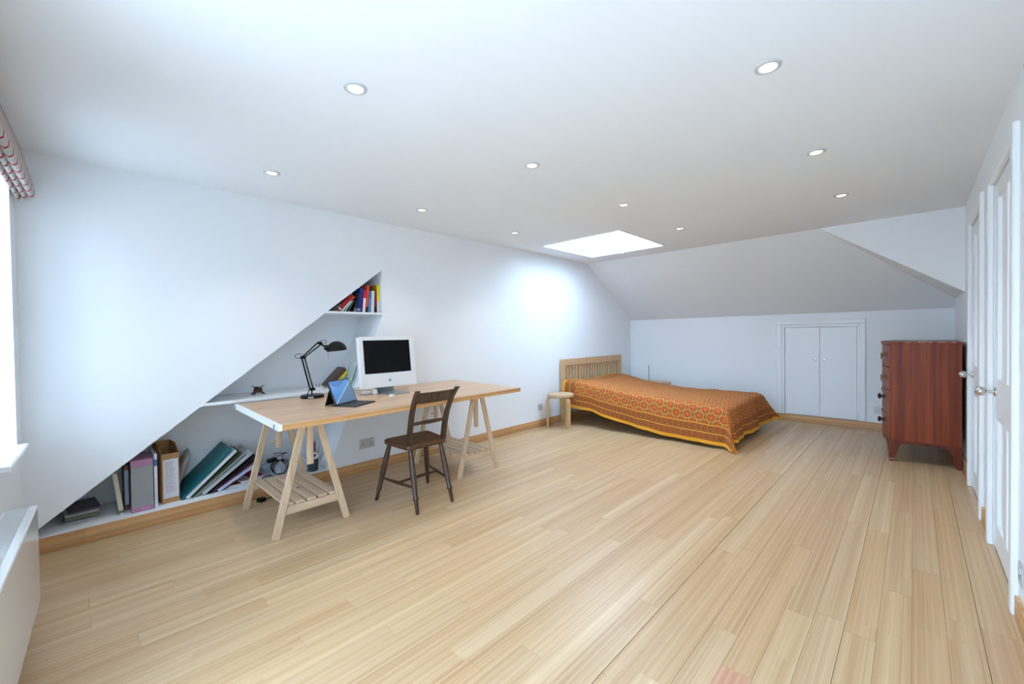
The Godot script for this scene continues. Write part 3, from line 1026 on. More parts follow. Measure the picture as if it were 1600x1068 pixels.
# A book standing on its lower front corner: at = the corner on the shelf, size = (thickness, height, depth), lean turns its top towards -z when negative.
func lean_book(called: String, label: String, at: Vector3, size: Vector3, lean: float, cover: Color, group := "", pages := Color(0.90, 0.88, 0.83), band = null) -> Node3D:
	var b := thing(called, label, "book", at, group)
	# local axes: x = out towards the room, y = up the spine, z = across the thickness
	var basis := Basis(Vector3.RIGHT, lean)
	var rise := 0.0
	if lean < 0:
		rise = size.x * sin(-lean)
	var place := Transform3D(basis, at + Vector3(0, rise, 0))
	var t := size.x
	var cv := 0.002
	var st := mb()
	# spine at +x, boards on both faces; the near-corner edge rests on the shelf
	var z_far := -t
	for e in [[Vector3(0, 0, z_far), Vector3(size.z, size.y, z_far + cv)], [Vector3(0, 0, -cv), Vector3(size.z, size.y, 0)], [Vector3(size.z - cv, 0, z_far), Vector3(size.z, size.y, 0)]]:
		cbox(st, (e[1] - e[0]).abs(), place * Transform3D(Basis(), (e[0] + e[1]) / 2), 0.0006)
	var cm := mat(cover, 0.45)
	var co := part(b, "cover", st, cm)
	st = mb()
	cbox(st, Vector3(size.z - 0.006, size.y - 0.008, t - 2 * cv), place * Transform3D(Basis(), Vector3(size.z / 2 - 0.002, size.y / 2, -t / 2)))
	part(b, "pages", st, mat(pages, 0.85))
	if band != null:   # [from, to, colour] along the spine, or a list of such bands
		for q in (band if band[0] is Array else [band]):
			st = mb()
			cbox(st, Vector3(0.001, size.y * (q[1] - q[0]), t * 0.98), place * Transform3D(Basis(), Vector3(size.z + 0.0002, size.y * (q[0] + q[1]) / 2, -t / 2)))
			part(co, "spine_print", st, mat(q[2], 0.5))
	return b

func computer():
	var top := 0.7575
	var c := thing("computer", "white all-in-one desktop computer with a dark screen on the desk", "computer", Vector3(-3.25, top, -1.82))
	var tilt := 0.105
	var yaw := Basis(Vector3.UP, 0.028)
	# face axes: x right along the screen (towards -z), y up, z out of the face (towards +x)
	var face := Basis(Vector3(0, 0, -1), Vector3(0, 1, 0), Vector3(1, 0, 0))
	face = yaw * Basis(Vector3(0, 0, 1), tilt) * face
	var fr := Transform3D(face, Vector3(-3.203, 0.815, -1.828))
	var w := 0.52
	var h := 0.425
	var st := mb()
	var outline := round_corners([Vector2(-w / 2, 0), Vector2(w / 2, 0), Vector2(w / 2, h), Vector2(-w / 2, h)], 0.014, 4)
	prism(st, outline, fr * Transform3D(Basis(), Vector3(0, 0, -0.045)), 0.045)
	part(c, "casing", st, M.plastic)
	st = mb()
	bar_face(st, fr, Vector2(-0.232, 0.113), Vector2(0.217, 0.399), 0.0006)
	part(c, "bezel", st, mat(Color(0.84, 0.86, 0.87), 0.4))
	st = mb()
	bar_face(st, fr, Vector2(-0.226, 0.118), Vector2(0.211, 0.394), 0.0014)
	part(c, "screen", st, mat(Color(0.045, 0.05, 0.07), 0.25, 0, 0.3), "dark switched-off screen")
	# grey logo below the screen: a rounded body with a bite and a leaf
	var lg := []
	for i in 40:
		var a := TAU * i / 40.0
		var r := 0.0135 * (1.0 + 0.10 * cos(2 * a) - 0.10 * maxf(0, sin(a)) ** 8)
		var q := Vector2(cos(a) * r, sin(a) * r * 1.02)
		var bite := q.distance_to(Vector2(0.0185, 0.003))
		if bite < 0.0085:
			q = Vector2(0.0185, 0.003) + (q - Vector2(0.0185, 0.003)).normalized() * 0.0085
			q.x = minf(q.x, 0.0112)
		lg.append(q)
	st = mb()
	prism(st, lg, fr * Transform3D(Basis(), Vector3(-0.003, 0.055, 0.0)), 0.0012)
	prism(st, [Vector2(-0.001, 0.0155), Vector2(0.001, 0.020), Vector2(0.006, 0.023), Vector2(0.005, 0.0185)], fr * Transform3D(Basis(), Vector3(-0.003, 0.055, 0.0)), 0.0012)
	part(c, "logo", st, mat(Color(0.62, 0.70, 0.78), 0.35))
	# bent metal stand
	st = mb()
	var prof := [Vector3(-3.08, top + 0.004, 0), Vector3(-3.30, top + 0.004, 0), Vector3(-3.335, top + 0.010, 0), Vector3(-3.345, top + 0.04, 0), Vector3(-3.318, top + 0.14, 0), Vector3(-3.285, top + 0.22, 0)]
	for i in prof.size() - 1:
		var a: Vector3 = prof[i] + Vector3(0, 0, -1.84)
		var b: Vector3 = prof[i + 1] + Vector3(0, 0, -1.84)
		bar(st, a, b, 0.007, 0.19, Vector3.UP if i < 1 else Vector3.RIGHT, 0.002)
	part(c, "stand", st, mat(Color(0.66, 0.69, 0.70), 0.35, 0.7))

func bar_face(st: SurfaceTool, fr: Transform3D, lo: Vector2, hi: Vector2, out: float):
	cbox(st, Vector3(hi.x - lo.x, hi.y - lo.y, out), fr * Transform3D(Basis(), Vector3((lo.x + hi.x) / 2, (lo.y + hi.y) / 2, out / 2)))

func tablet():
	var top := 0.7575
	var a := Vector3(-2.905, top, -1.192)
	var d := Vector3(-0.507, 0, -0.862).normalized()
	var n := Vector3(0.862, 0, -0.507)
	var t := thing("tablet", "tablet with a blue reflection painted on its screen, propped in a black folding case on the desk", "tablet", a + d * 0.12 + n * 0.08)
	var blackm := mat(Color(0.05, 0.055, 0.065), 0.55)
	var st := mb()
	var base := Transform3D(Basis(d, Vector3.UP, d.cross(Vector3.UP)), a + d * 0.122 + n * 0.105 + Vector3(0, 0.004, 0))
	cbox(st, Vector3(0.245, 0.008, 0.19), base, 0.002)
	part(t, "keyboard_cover", st, mat(Color(0.10, 0.115, 0.135), 0.5))
	# screen leans back over the cover
	var up := (Vector3.UP * 0.92 - n * 0.39).normalized()
	var out := d.cross(up).normalized()
	if out.dot(n) < 0:
		out = -out
	var org0 := a + d * 0.122 + n * 0.048 + Vector3(0, 0.008, 0)
	var fr := Transform3D(Basis(up.cross(out), up, out), org0)
	st = mb()
	cbox(st, Vector3(0.245, 0.178, 0.009), fr * Transform3D(Basis(), Vector3(0, 0.0905, -0.005)), 0.002)
	part(t, "case", st, blackm)
	st = mb()
	var img := Image.create(96, 72, false, Image.FORMAT_RGB8)  # reflected sky is painted into this two-tone blue image
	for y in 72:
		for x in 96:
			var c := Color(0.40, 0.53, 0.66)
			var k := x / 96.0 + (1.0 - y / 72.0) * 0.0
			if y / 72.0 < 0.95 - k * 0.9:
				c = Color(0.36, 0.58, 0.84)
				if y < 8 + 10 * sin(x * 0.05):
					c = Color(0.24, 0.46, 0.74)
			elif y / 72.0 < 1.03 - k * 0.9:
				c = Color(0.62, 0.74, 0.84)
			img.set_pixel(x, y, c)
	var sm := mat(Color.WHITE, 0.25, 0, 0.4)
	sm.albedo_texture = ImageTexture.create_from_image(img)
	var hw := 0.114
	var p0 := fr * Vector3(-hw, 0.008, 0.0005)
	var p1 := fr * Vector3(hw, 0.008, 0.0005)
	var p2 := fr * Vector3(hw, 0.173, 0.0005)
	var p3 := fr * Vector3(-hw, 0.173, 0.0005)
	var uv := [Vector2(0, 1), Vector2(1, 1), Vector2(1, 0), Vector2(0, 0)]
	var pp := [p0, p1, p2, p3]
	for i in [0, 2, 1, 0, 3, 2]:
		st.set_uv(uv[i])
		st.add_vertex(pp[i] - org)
	part(t, "screen", st, sm, "blue reflection painted on the screen")
	# folded flap that props it from behind
	st = mb()
	var q0 := fr * Vector3(0, 0.12, -0.011)
	var q1 := a + d * 0.122 - n * 0.045 + Vector3(0, 0.003, 0)
	bar(st, q1, q0, 0.235, 0.004, d, 0.001)
	part(t, "flap", st, blackm)

func lamp():
	var top := 0.7575
	var b := Vector3(-3.47, top, -1.285)
	var l := thing("desk_lamp", "black spring-arm desk lamp with a dome shade standing on the desk", "lamp", b)
	var st := mb()
	lathe(st, [Vector2(0, top), Vector2(0.084, top), Vector2(0.086, top + 0.004), Vector2(0.086, top + 0.018), Vector2(0.082, top + 0.023), Vector2(0.02, top + 0.026), Vector2(0, top + 0.026)], 36, Transform3D(Basis(), Vector3(b.x, 0, b.z)))
	var bs := part(l, "base", st, M.black)
	st = mb()
	for k in 3:  # three small pale squares set round the edge of the base
		var a := 0.35 + 0.16 * k
		cbox(st, Vector3(0.001, 0.010, 0.010), Transform3D(Basis(Vector3.UP, -a), Vector3(b.x + 0.0862 * cos(a), top + 0.011, b.z + 0.0862 * sin(a))))
	part(bs, "rim_marks", st, mat(Color(0.75, 0.80, 0.82), 0.5), "pale marks on the edge of the base")
	var x := b.x + 0.015
	var low := Vector3(x, 0.835, -1.272)
	var elbow := Vector3(x, 1.082, -1.214)
	var head := Vector3(x, 1.192, -1.345)
	st = mb()
	tube(st, [Vector3(x, top + 0.024, -1.275), Vector3(x, 0.84, -1.275)], 0.006, 8)
	tube(st, [Vector3(x, top + 0.024, -1.235), Vector3(x, 0.835, -1.262)], 0.0035, 8)
	cbox(st, Vector3(0.03, 0.022, 0.04), Transform3D(Basis(), low + Vector3(0, -0.008, -0.006)), 0.004)
	part(l, "bracket", st, M.black)
	for k in [-1, 1]:
		st = mb()
		tube(st, [low + Vector3(0, 0.0, -0.012 * k), elbow + Vector3(0, 0, -0.011 * k)], 0.0065 if k < 0 else 0.0055, 8)
		part(l, "lower_arm", st, M.black)
	for k in [-1, 1]:
		st = mb()
		tube(st, [elbow + Vector3(0, 0.008 * k, 0), head + Vector3(0, 0.011 * k, 0.008 * k)], 0.0055, 8)
		part(l, "upper_arm", st, M.black)
	for k in [-0.014, 0.014]:
		st = mb()
		var sp := []
		for i in 60:
			var f := i / 59.0
			var p := low.lerp(elbow, 0.1 + 0.42 * f) + Vector3(k, 0, -0.012)
			sp.append(p + Vector3(cos(i * 1.3) * 0.004, 0, sin(i * 1.3) * 0.004))
		tube(st, sp, 0.0012, 5)
		part(l, "spring", st, M.steel)
	for j in [[elbow, Vector3(0.03, 0.024, 0.04)], [head, Vector3(0.026, 0.022, 0.032)]]:
		st = mb()
		cbox(st, j[1], Transform3D(Basis(), j[0]), 0.005)
		part(l, "joint", st, M.black)
	for c in [[elbow + Vector3(0, 0.012, 0.028), 0.03], [head + Vector3(0, 0.008, -0.028), 0.024]]:
		st = mb()
		var loop := []
		for i in 15:
			var a := PI * 2 * i / 14.0
			loop.append(c[0] + Vector3(0.002 * sin(a), 0.6 * c[1] * sin(a), c[1] * cos(a)))
		tube(st, loop, 0.0022, 6)
		part(l, "cable_loop", st, M.black)
	# shade: half dome opening downwards, tilted a little
	var sc := Vector3(x + 0.02, 1.128, -1.472)
	var tl := Transform3D(Basis(Vector3.RIGHT, 0.10), sc)
	st = mb()
	var prof := []
	for i in 11:
		var a := PI / 2 * i / 10.0
		prof.append(Vector2(0.080 * cos(a), 0.078 * sin(a)))
	lathe(st, prof, 32, tl)
	part(l, "shade", st, M.black)
	st = mb()
	var inner := []
	for i in 9:
		var a := PI / 2 * (8 - i) / 8.0
		inner.append(Vector2(0.078 * cos(a), 0.075 * sin(a)))
	inner.append(Vector2(0.080, 0.0))
	lathe(st, inner, 32, tl)
	part(l, "shade_lining", st, mat(Color(0.9, 0.9, 0.88), 0.35))
	st = mb()
	ball(st, sc + Vector3(0, 0.028, 0), Vector3(0.024, 0.03, 0.024), 14)
	part(l, "bulb", st, mat(Color(0.95, 0.95, 0.93), 0.25))
	st = mb()
	tube(st, [head + Vector3(0, -0.01, -0.012), head + Vector3(0, -0.028, -0.035)], 0.007, 8)
	tube(st, [Vector3(x + 0.01, 1.157, -1.376), Vector3(x + 0.018, 1.150, -1.412)], [0.021, 0.023], 14)
	part(l, "socket", st, M.black)
	st = mb()
	tube(st, [Vector3(x, 1.125, -1.408), Vector3(x, 1.062, -1.412)], 0.002, 6)
	part(l, "handle_rod", st, M.steel)


# ================================================================ books and papers in the alcove
func alcove_things():
	var y := 1.4665
	var g := "books in the triangular niche"
	var white := Color(0.90, 0.91, 0.93)
	# name, label, z of the left edge, thickness, height, lean, cover, pages, spine band, depth, spine x
	var rows := [
		["grey_book", "dark grey book leaning in the left tip of the triangular niche", -1.548, 0.013, 0.10, -0.87, Color(0.30, 0.34, 0.38), null],
		["red_book", "thick all-red book leaning to the right in the niche", -1.582, 0.033, 0.195, -0.74, Color(0.68, 0.06, 0.09), [0.08, 0.13, white]],
		["red_topped_book", "thin white book with a red top leaning on the thick red one", -1.60, 0.012, 0.185, -0.72, Color(0.88, 0.88, 0.90), [0.68, 1.0, Color(0.78, 0.25, 0.28)]],
		["pale_green_book", "thin short pale green book leaning in the niche", -1.60, 0.008, 0.12, -0.62, Color(0.74, 0.84, 0.78), null],
		["dark_green_book", "slim short dark green book leaning in the niche", -1.66, 0.010, 0.12, -0.45, Color(0.20, 0.33, 0.30), null],
		["black_book", "thick black book between the green and the blue books", -1.745, 0.022, 0.175, -0.2, Color(0.07, 0.075, 0.08), [0.02, 0.2, Color(0.5, 0.52, 0.5)]],
		["blue_book", "thick deep blue book in the middle of the niche", -1.757, 0.036, 0.224, -0.17, Color(0.05, 0.17, 0.50), [0.05, 0.14, Color(0.5, 0.62, 0.8)]],
		["magenta_book", "very thin magenta book right of the blue one", -1.803, 0.005, 0.195, -0.10, Color(0.75, 0.15, 0.42), null],
		["red_and_white_book", "narrow book, red above and white below, right of the magenta one", -1.811, 0.025, 0.212, -0.10, Color(0.83, 0.13, 0.20), [0.0, 0.62, white]],
		["coral_book", "tall coral red book, the tallest red one in the niche", -1.841, 0.025, 0.256, -0.09, Color(0.86, 0.30, 0.29), [0.0, 0.2, Color(0.16, 0.17, 0.2)]],
		["teal_book", "teal book between the coral and the white books", -1.870, 0.022, 0.198, -0.07, Color(0.16, 0.50, 0.56), [0.0, 0.7, Color(0.36, 0.56, 0.70)]],
		["white_book", "white book with a plain spine in the right half of the niche", -1.900, 0.030, 0.206, -0.045, Color(0.86, 0.88, 0.93), null],
		["dark_red_book", "narrow dark red book next to the yellow one", -1.939, 0.021, 0.213, -0.02, Color(0.55, 0.12, 0.14), [0.0, 0.25, Color(0.10, 0.09, 0.1)]],
		["yellow_and_white_book", "tall book, yellow above and white below, at the right end of the niche", -1.966, 0.025, 0.266, 0.0, Color(0.76, 0.58, 0.12), [[0.0, 0.42, Color(0.84, 0.87, 0.86)], [0.42, 1.0, Color(0.92, 0.85, 0.12)]]]]  # gold cover: the shade on its yellow side is put into the colour
	var free := 0.0
	for i in rows.size():
		var r: Array = rows[i]
		var dep := 0.09 if r[0] == "white_book" else 0.15
		var z: float = minf(r[2], free) if i > 0 else r[2]
		lean_book(r[0], r[1], Vector3(-3.695 - dep, y, z), Vector3(r[3], r[4], dep), r[5], r[6], g, Color(0.90, 0.88, 0.83), r[7])
		if i + 1 < rows.size():
			free = after(z, r[3], r[4], r[5], rows[i + 1][3], rows[i + 1][4], rows[i + 1][5])

	# ---- low ledge: magazines at the far left, then files and papers
	var l := HB + 0.0005
	var tones := [Color(0.72, 0.73, 0.73), Color(0.30, 0.31, 0.30), Color(0.42, 0.42, 0.36), Color(0.66, 0.66, 0.60), Color(0.26, 0.21, 0.30)]
	var labels := ["white magazine at the bottom of the small pile on the ledge", "dark grey magazine, second from the bottom of the small pile", "olive magazine in the middle of the small pile", "pale thick magazine near the top of the small pile", "dark purple magazine on top of the small pile"]
	var hh := [0.010, 0.014, 0.015, 0.018, 0.012]
	var yy := l
	for i in 5:
		var at := Vector3(-3.93 + 0.008 * (i % 3), yy, 0.012 + 0.006 * (i % 2))
		var m := thing("magazine", labels[i], "magazine", at, "magazines piled on the ledge")
		var st := mb()
		cbox(st, Vector3(0.26, hh[i], 0.15), Transform3D(Basis(Vector3.UP, 0.05 * (i - 2)), at + Vector3(0, hh[i] / 2, 0)), 0.001)
		part(m, "cover", st, mat(tones[i], 0.4))
		st = mb()
		cbox(st, Vector3(0.256, hh[i] * 0.7, 0.1515), Transform3D(Basis(Vector3.UP, 0.05 * (i - 2)), at + Vector3(0, hh[i] / 2, 0)))
		part(m, "pages", st, mat(Color(0.75, 0.75, 0.72), 0.8))
		yy += hh[i] + 0.0003
	lean_book("cream_book", "cream book with a red edge leaning left on the ledge", Vector3(-3.95, l, -0.157), Vector3(0.024, 0.275, 0.20), 0.11, Color(0.80, 0.78, 0.70), "", Color(0.9, 0.88, 0.84), [0.03, 0.09, Color(0.35, 0.36, 0.34)])
	lean_book("brown_file", "narrow brown file just behind the pink and grey box file", Vector3(-4.06, l, -0.188), Vector3(0.021, 0.30, 0.25), 0.0, Color(0.50, 0.36, 0.26), "", Color(0.75, 0.80, 0.86), [0.12, 0.9, Color(0.62, 0.68, 0.76)])
	var st: SurfaceTool
	var b := thing("box_file", "grey upright box file with pink top and bottom on the ledge", "box file", Vector3(-3.83, l, -0.27))
	st = mb()
	bx(st, Vector3(-3.955, l + 0.03, -0.327), Vector3(-3.71, l + 0.305, -0.215), 0.002)
	part(b, "body", st, mat(Color(0.60, 0.61, 0.615), 0.55))
	st = mb()
	bx(st, Vector3(-3.957, l + 0.300, -0.3285), Vector3(-3.708, l + 0.346, -0.2135), 0.003)
	part(b, "lid", st, mat(Color(0.70, 0.50, 0.64), 0.5), "pink lid")
	st = mb()
	bx(st, Vector3(-3.957, l, -0.3285), Vector3(-3.708, l + 0.034, -0.2135), 0.003)
	var bt := part(b, "base", st, mat(Color(0.70, 0.48, 0.62), 0.5), "pink base")
	st = mb()
	bx(st, Vector3(-3.708, l + 0.017, -0.307), Vector3(-3.7074, l + 0.0195, -0.262))
	part(bt, "printed_line", st, mat(Color(0.93, 0.86, 0.92), 0.5))
	lean_book("white_folder", "white folder with a blue mark at its top, beside the box file", Vector3(-3.97, l, -0.331), Vector3(0.019, 0.365, 0.25), 0.0, Color(0.88, 0.90, 0.94), "", Color(0.86, 0.88, 0.92), [0.78, 0.9, Color(0.25, 0.38, 0.62)])
	magazine_file(Vector3(-3.882, l, -0.412))
	var po := thing("grey_pouch", "soft grey pouch slumped behind the cardboard magazine file", "pouch", Vector3(-4.0, l, -0.545))
	st = mb()
	blob(st, Vector3(-4.0, l + 0.165, -0.513), Vector3(0.085, 0.145, 0.03), Basis(Vector3.RIGHT, -0.30), 0.28, 5)
	part(po, "cloth", st, mat(Color(0.66, 0.65, 0.63), 0.85))
	# leaning papers and folders
	var lean := [
		["teal_folder", "large teal folder leaning at the left of the slanting papers", -0.487, 0.012, 0.43, -0.80, Color(0.03, 0.40, 0.44), white, 0.34],
		["white_file", "thick white file leaning on the papers right under the teal folder", -0.508, 0.022, 0.415, -0.83, Color(0.85, 0.88, 0.91), white, 0.32],
		["green_brochure", "dark green brochure leaning among the slanting papers", -0.546, 0.010, 0.405, -0.87, Color(0.16, 0.27, 0.16), Color(0.75, 0.8, 0.75), 0.30],
		["grey_brochure", "olive grey brochure leaning among the slanting papers", -0.567, 0.016, 0.395, -0.90, Color(0.55, 0.57, 0.53), white, 0.30],
		["plastic_sleeve", "thick milky plastic sleeve leaning in the middle of the papers", -0.597, 0.026, 0.40, -0.93, Color(0.72, 0.76, 0.79), white, 0.31],
		["black_notebook", "thin black notebook leaning under the milky sleeve", -0.645, 0.009, 0.38, -0.98, Color(0.07, 0.07, 0.09), white, 0.30],
		["maroon_brochure", "thin maroon brochure leaning under the black notebook", -0.665, 0.009, 0.36, -1.01, Color(0.36, 0.12, 0.22), Color(0.8, 0.74, 0.78), 0.30],
		["lilac_papers", "pale lilac papers, lowest of the slanting pile", -0.688, 0.022, 0.34, -1.06, Color(0.78, 0.79, 0.90), Color(0.88, 0.88, 0.94), 0.30]]
	free = 0.0
	for i in lean.size():
		var p: Array = lean[i]
		var z: float = minf(p[2] + 0.011, free) if i > 0 else p[2] + 0.011
		lean_book(p[0], p[1], Vector3(-3.745 - p[8], l, z), Vector3(p[3], p[4], p[8]), p[5], p[6], "papers leaning on the ledge", p[7])
		if i + 1 < lean.size():
			free = after(z, p[3], p[4], p[5], lean[i + 1][3], lean[i + 1][4], lean[i + 1][5])
	# flat notebooks under them
	var flat := [["white_pad", "white pad lying at the bottom of the flat papers", Color(0.86, 0.88, 0.90), 0.010, -0.87, 0.20], ["orange_notebook", "orange-brown notebook lying on the white pad", Color(0.66, 0.42, 0.28), 0.012, -0.865, 0.17], ["pink_notebook", "pale pink notebook lying above the orange-brown one", Color(0.84, 0.72, 0.72), 0.014, -0.91, 0.14], ["magenta_booklet", "small magenta booklet on top of the flat papers", Color(0.62, 0.08, 0.34), 0.012, -0.945, 0.10]]
	yy = l
	for i in flat.size():
		var q: Array = flat[i]
		var at := Vector3(-3.86, yy, q[4])
		var o := thing(q[0], q[1], "notebook", at, "notebooks lying flat on the ledge")
		st = mb()
		var tf := Transform3D(Basis(Vector3.UP, 0.08 * i - 0.1), at + Vector3(0, q[3] / 2, 0))
		cbox(st, Vector3(0.20, q[3], q[5]), tf, 0.001)
		part(o, "cover", st, mat(q[2], 0.6))
		st = mb()
		cbox(st, Vector3(0.2012, q[3] * 0.6, q[5] + 0.0012), tf)
		part(o, "pages", st, mat(white, 0.8))
		yy += q[3] + 0.0003
	# crumpled clear bag with a black cable coiled on it
	var bag := thing("plastic_bag", "crumpled clear plastic bag on the ledge behind the left trestle", "bag", Vector3(-3.87, l, -1.14))
	st = mb()
	blob(st, Vector3(-3.885, l + 0.052, -1.13), Vector3(0.095, 0.06, 0.115), Basis(), 0.45, 9)
	var film := mat(Color(0.72, 0.78, 0.83, 0.8), 0.3)
	film.transparency = BaseMaterial3D.TRANSPARENCY_ALPHA
	film.roughness = 0.3
	part(bag, "film", st, film)
	var pb := thing("paper_bag", "crumpled white paper bag on the ledge beside the clear bag", "bag", Vector3(-3.80, l, -1.30))
	st = mb()
	blob(st, Vector3(-3.80, l + 0.05, -1.305), Vector3(0.07, 0.055, 0.038), Basis(), 0.5, 12)
	part(pb, "paper", st, mat(Color(0.84, 0.89, 0.93), 0.8))
	var cb := thing("black_cable", "black cable coiled in loops on the clear plastic bag", "cable", Vector3(-3.80, l + 0.02, -1.10))
	st = mb()
	var pts := []
	for i in 66:
		var a := i * 0.33
		var r := 0.052 + 0.008 * sin(i * 0.7)
		pts.append(Vector3(-3.742 + 0.0018 * sin(i * 0.9), l + 0.088 + (r + 0.012) * sin(a), -1.105 + r * cos(a) - 0.0004 * i))
	pts.append_array([Vector3(-3.75, l + 0.11, -1.15), Vector3(-3.78, l + 0.17, -1.15), Vector3(-3.82, l + 0.18, -1.19), Vector3(-3.84, l + 0.155, -1.13), Vector3(-3.84, l + 0.185, -1.10), Vector3(-3.82, l + 0.175, -1.20)])
	tube(st, pts, 0.0032, 6)
	part(cb, "cord", st, M.black)
	st = mb()
	cbox(st, Vector3(0.045, 0.03, 0.07), Transform3D(Basis(Vector3.RIGHT, 0.15), Vector3(-3.80, l + 0.145, -1.075)), 0.006)
	part(cb, "adaptor", st, M.black)
	# pot with pens, a tape roll and a blue packet
	var pz := -1.375
	var pot := thing("pen_pot", "dark grey pen pot at the right end of the ledge", "pot", Vector3(-3.735, l, pz))
	st = mb()
	lathe(st, [Vector2(0, l), Vector2(0.038, l), Vector2(0.040, l + 0.003), Vector2(0.042, l + 0.105), Vector2(0.039, l + 0.105), Vector2(0.037, l + 0.006), Vector2(0, l + 0.006)], 24, Transform3D(Basis(), Vector3(-3.735, 0, pz)))
	part(pot, "cup", st, mat(Color(0.25, 0.27, 0.30), 0.45))
	var pens := [[Color(0.75, 0.20, 0.30), 0.016, "red pencil"], [Color(0.35, 0.25, 0.55), 0.026, "purple pencil"], [Color(0.10, 0.38, 0.66), 0.004, "blue pen"], [Color(0.12, 0.45, 0.50), -0.010, "teal pen"], [Color(0.72, 0.60, 0.20), -0.022, "yellow pencil"]]
	for i in pens.size():
		var q: Array = pens[i]
		var a := Vector3(-3.735 + 0.010 * sin(i * 2.0), l + 0.008, pz + 0.0095 * (2 - i))
		var e := Vector3(-3.735 + 0.02 * cos(i * 1.7), l + 0.22 + 0.05 * sin(i * 1.3 + 1.0), pz + 0.0095 * (2 - i) - 0.03 - 0.006 * (i % 2))
		var pn := thing(q[2].replace(" ", "_"), "%s sticking out of the dark pen pot" % q[2], "pencil" if "pencil" in q[2] else "pen", a, "pens in the pot on the ledge")
		st = mb()
		tube(st, [a, a.lerp(e, 0.94)], 0.0042, 6)
		part(pn, "barrel", st, mat(q[0], 0.4))
		st = mb()
		tube(st, [a.lerp(e, 0.94), e], [0.0042, 0.0012], 6)
		part(pn, "tip", st, mat(Color(0.80, 0.66, 0.48), 0.6))
	var bp := thing("blue_packet", "bright blue packet standing behind the pen pot", "packet", Vector3(-3.85, l, -1.42))
	st = mb()
	cbox(st, Vector3(0.05, 0.22, 0.035), Transform3D(Basis(Vector3.UP, 0.3), Vector3(-3.85, l + 0.11, -1.415)), 0.004)
	part(bp, "wrapper", st, mat(Color(0.12, 0.45, 0.72), 0.4))
	var tp := thing("tape_roll", "white roll of tape balanced on the dark pen pot", "tape", Vector3(-3.71, l + 0.1055, pz))
	st = mb()
	lathe(st, [Vector2(0.016, -0.009), Vector2(0.029, -0.009), Vector2(0.030, -0.006), Vector2(0.030, 0.006), Vector2(0.029, 0.009), Vector2(0.016, 0.009), Vector2(0.016, -0.009)], 24, Transform3D(Basis(Vector3(0, 1, 0), Vector3(-1, 0, 0), Vector3(0, 0, 1)), Vector3(-3.70, l + 0.1355, pz)))
	part(tp, "roll", st, M.plastic)
	# small black plug on the floor by the left trestle
	var pl := thing("black_plug", "small black plug on the floor under the left trestle", "plug", Vector3(-3.56, 0, -0.93))
	st = mb()
	cbox(st, Vector3(0.05, 0.03, 0.05), Transform3D(Basis(Vector3.UP, 0.4), Vector3(-3.56, 0.0152, -0.93)), 0.006)
	part(pl, "body", st, M.black)
	st = mb()
	tube(st, [Vector3(-3.57, 0.012, -0.955), Vector3(-3.59, 0.005, -0.99), Vector3(-3.60, 0.005, -1.05)], 0.004, 6)
	part(pl, "cord", st, M.black)

# Crumpled lump: a ball pushed in and out by noise, flat where it rests.
func blob(st: SurfaceTool, c: Vector3, r: Vector3, turn: Basis, rough: float, sd: int):
	var nz := FastNoiseLite.new()
	nz.seed = sd
	nz.frequency = 0.9
	var floor_y := HB + 0.0008
	var at := func(i: int, k: int) -> Vector3:
		var th := PI * i / 16.0
		var ph := TAU * (k % 24) / 24.0
		var d := Vector3(sin(th) * cos(ph), cos(th), sin(th) * sin(ph))
		var f := 1.0 + rough * nz.get_noise_3dv(d * 2.2) + rough * 0.35 * nz.get_noise_3dv(d * 6.0)
		var v: Vector3 = c + turn * (d * r * f)
		v.y = maxf(v.y, floor_y)
		v.x = maxf(v.x, -4.105)
		return v
	st.set_smooth_group(1 if rough < 0.3 else -1)
	for i in 16:
		for k in 24:
			quad(st, at.call(i, k), at.call(i, k + 1), at.call(i + 1, k + 1), at.call(i + 1, k))
	st.set_smooth_group(-1)

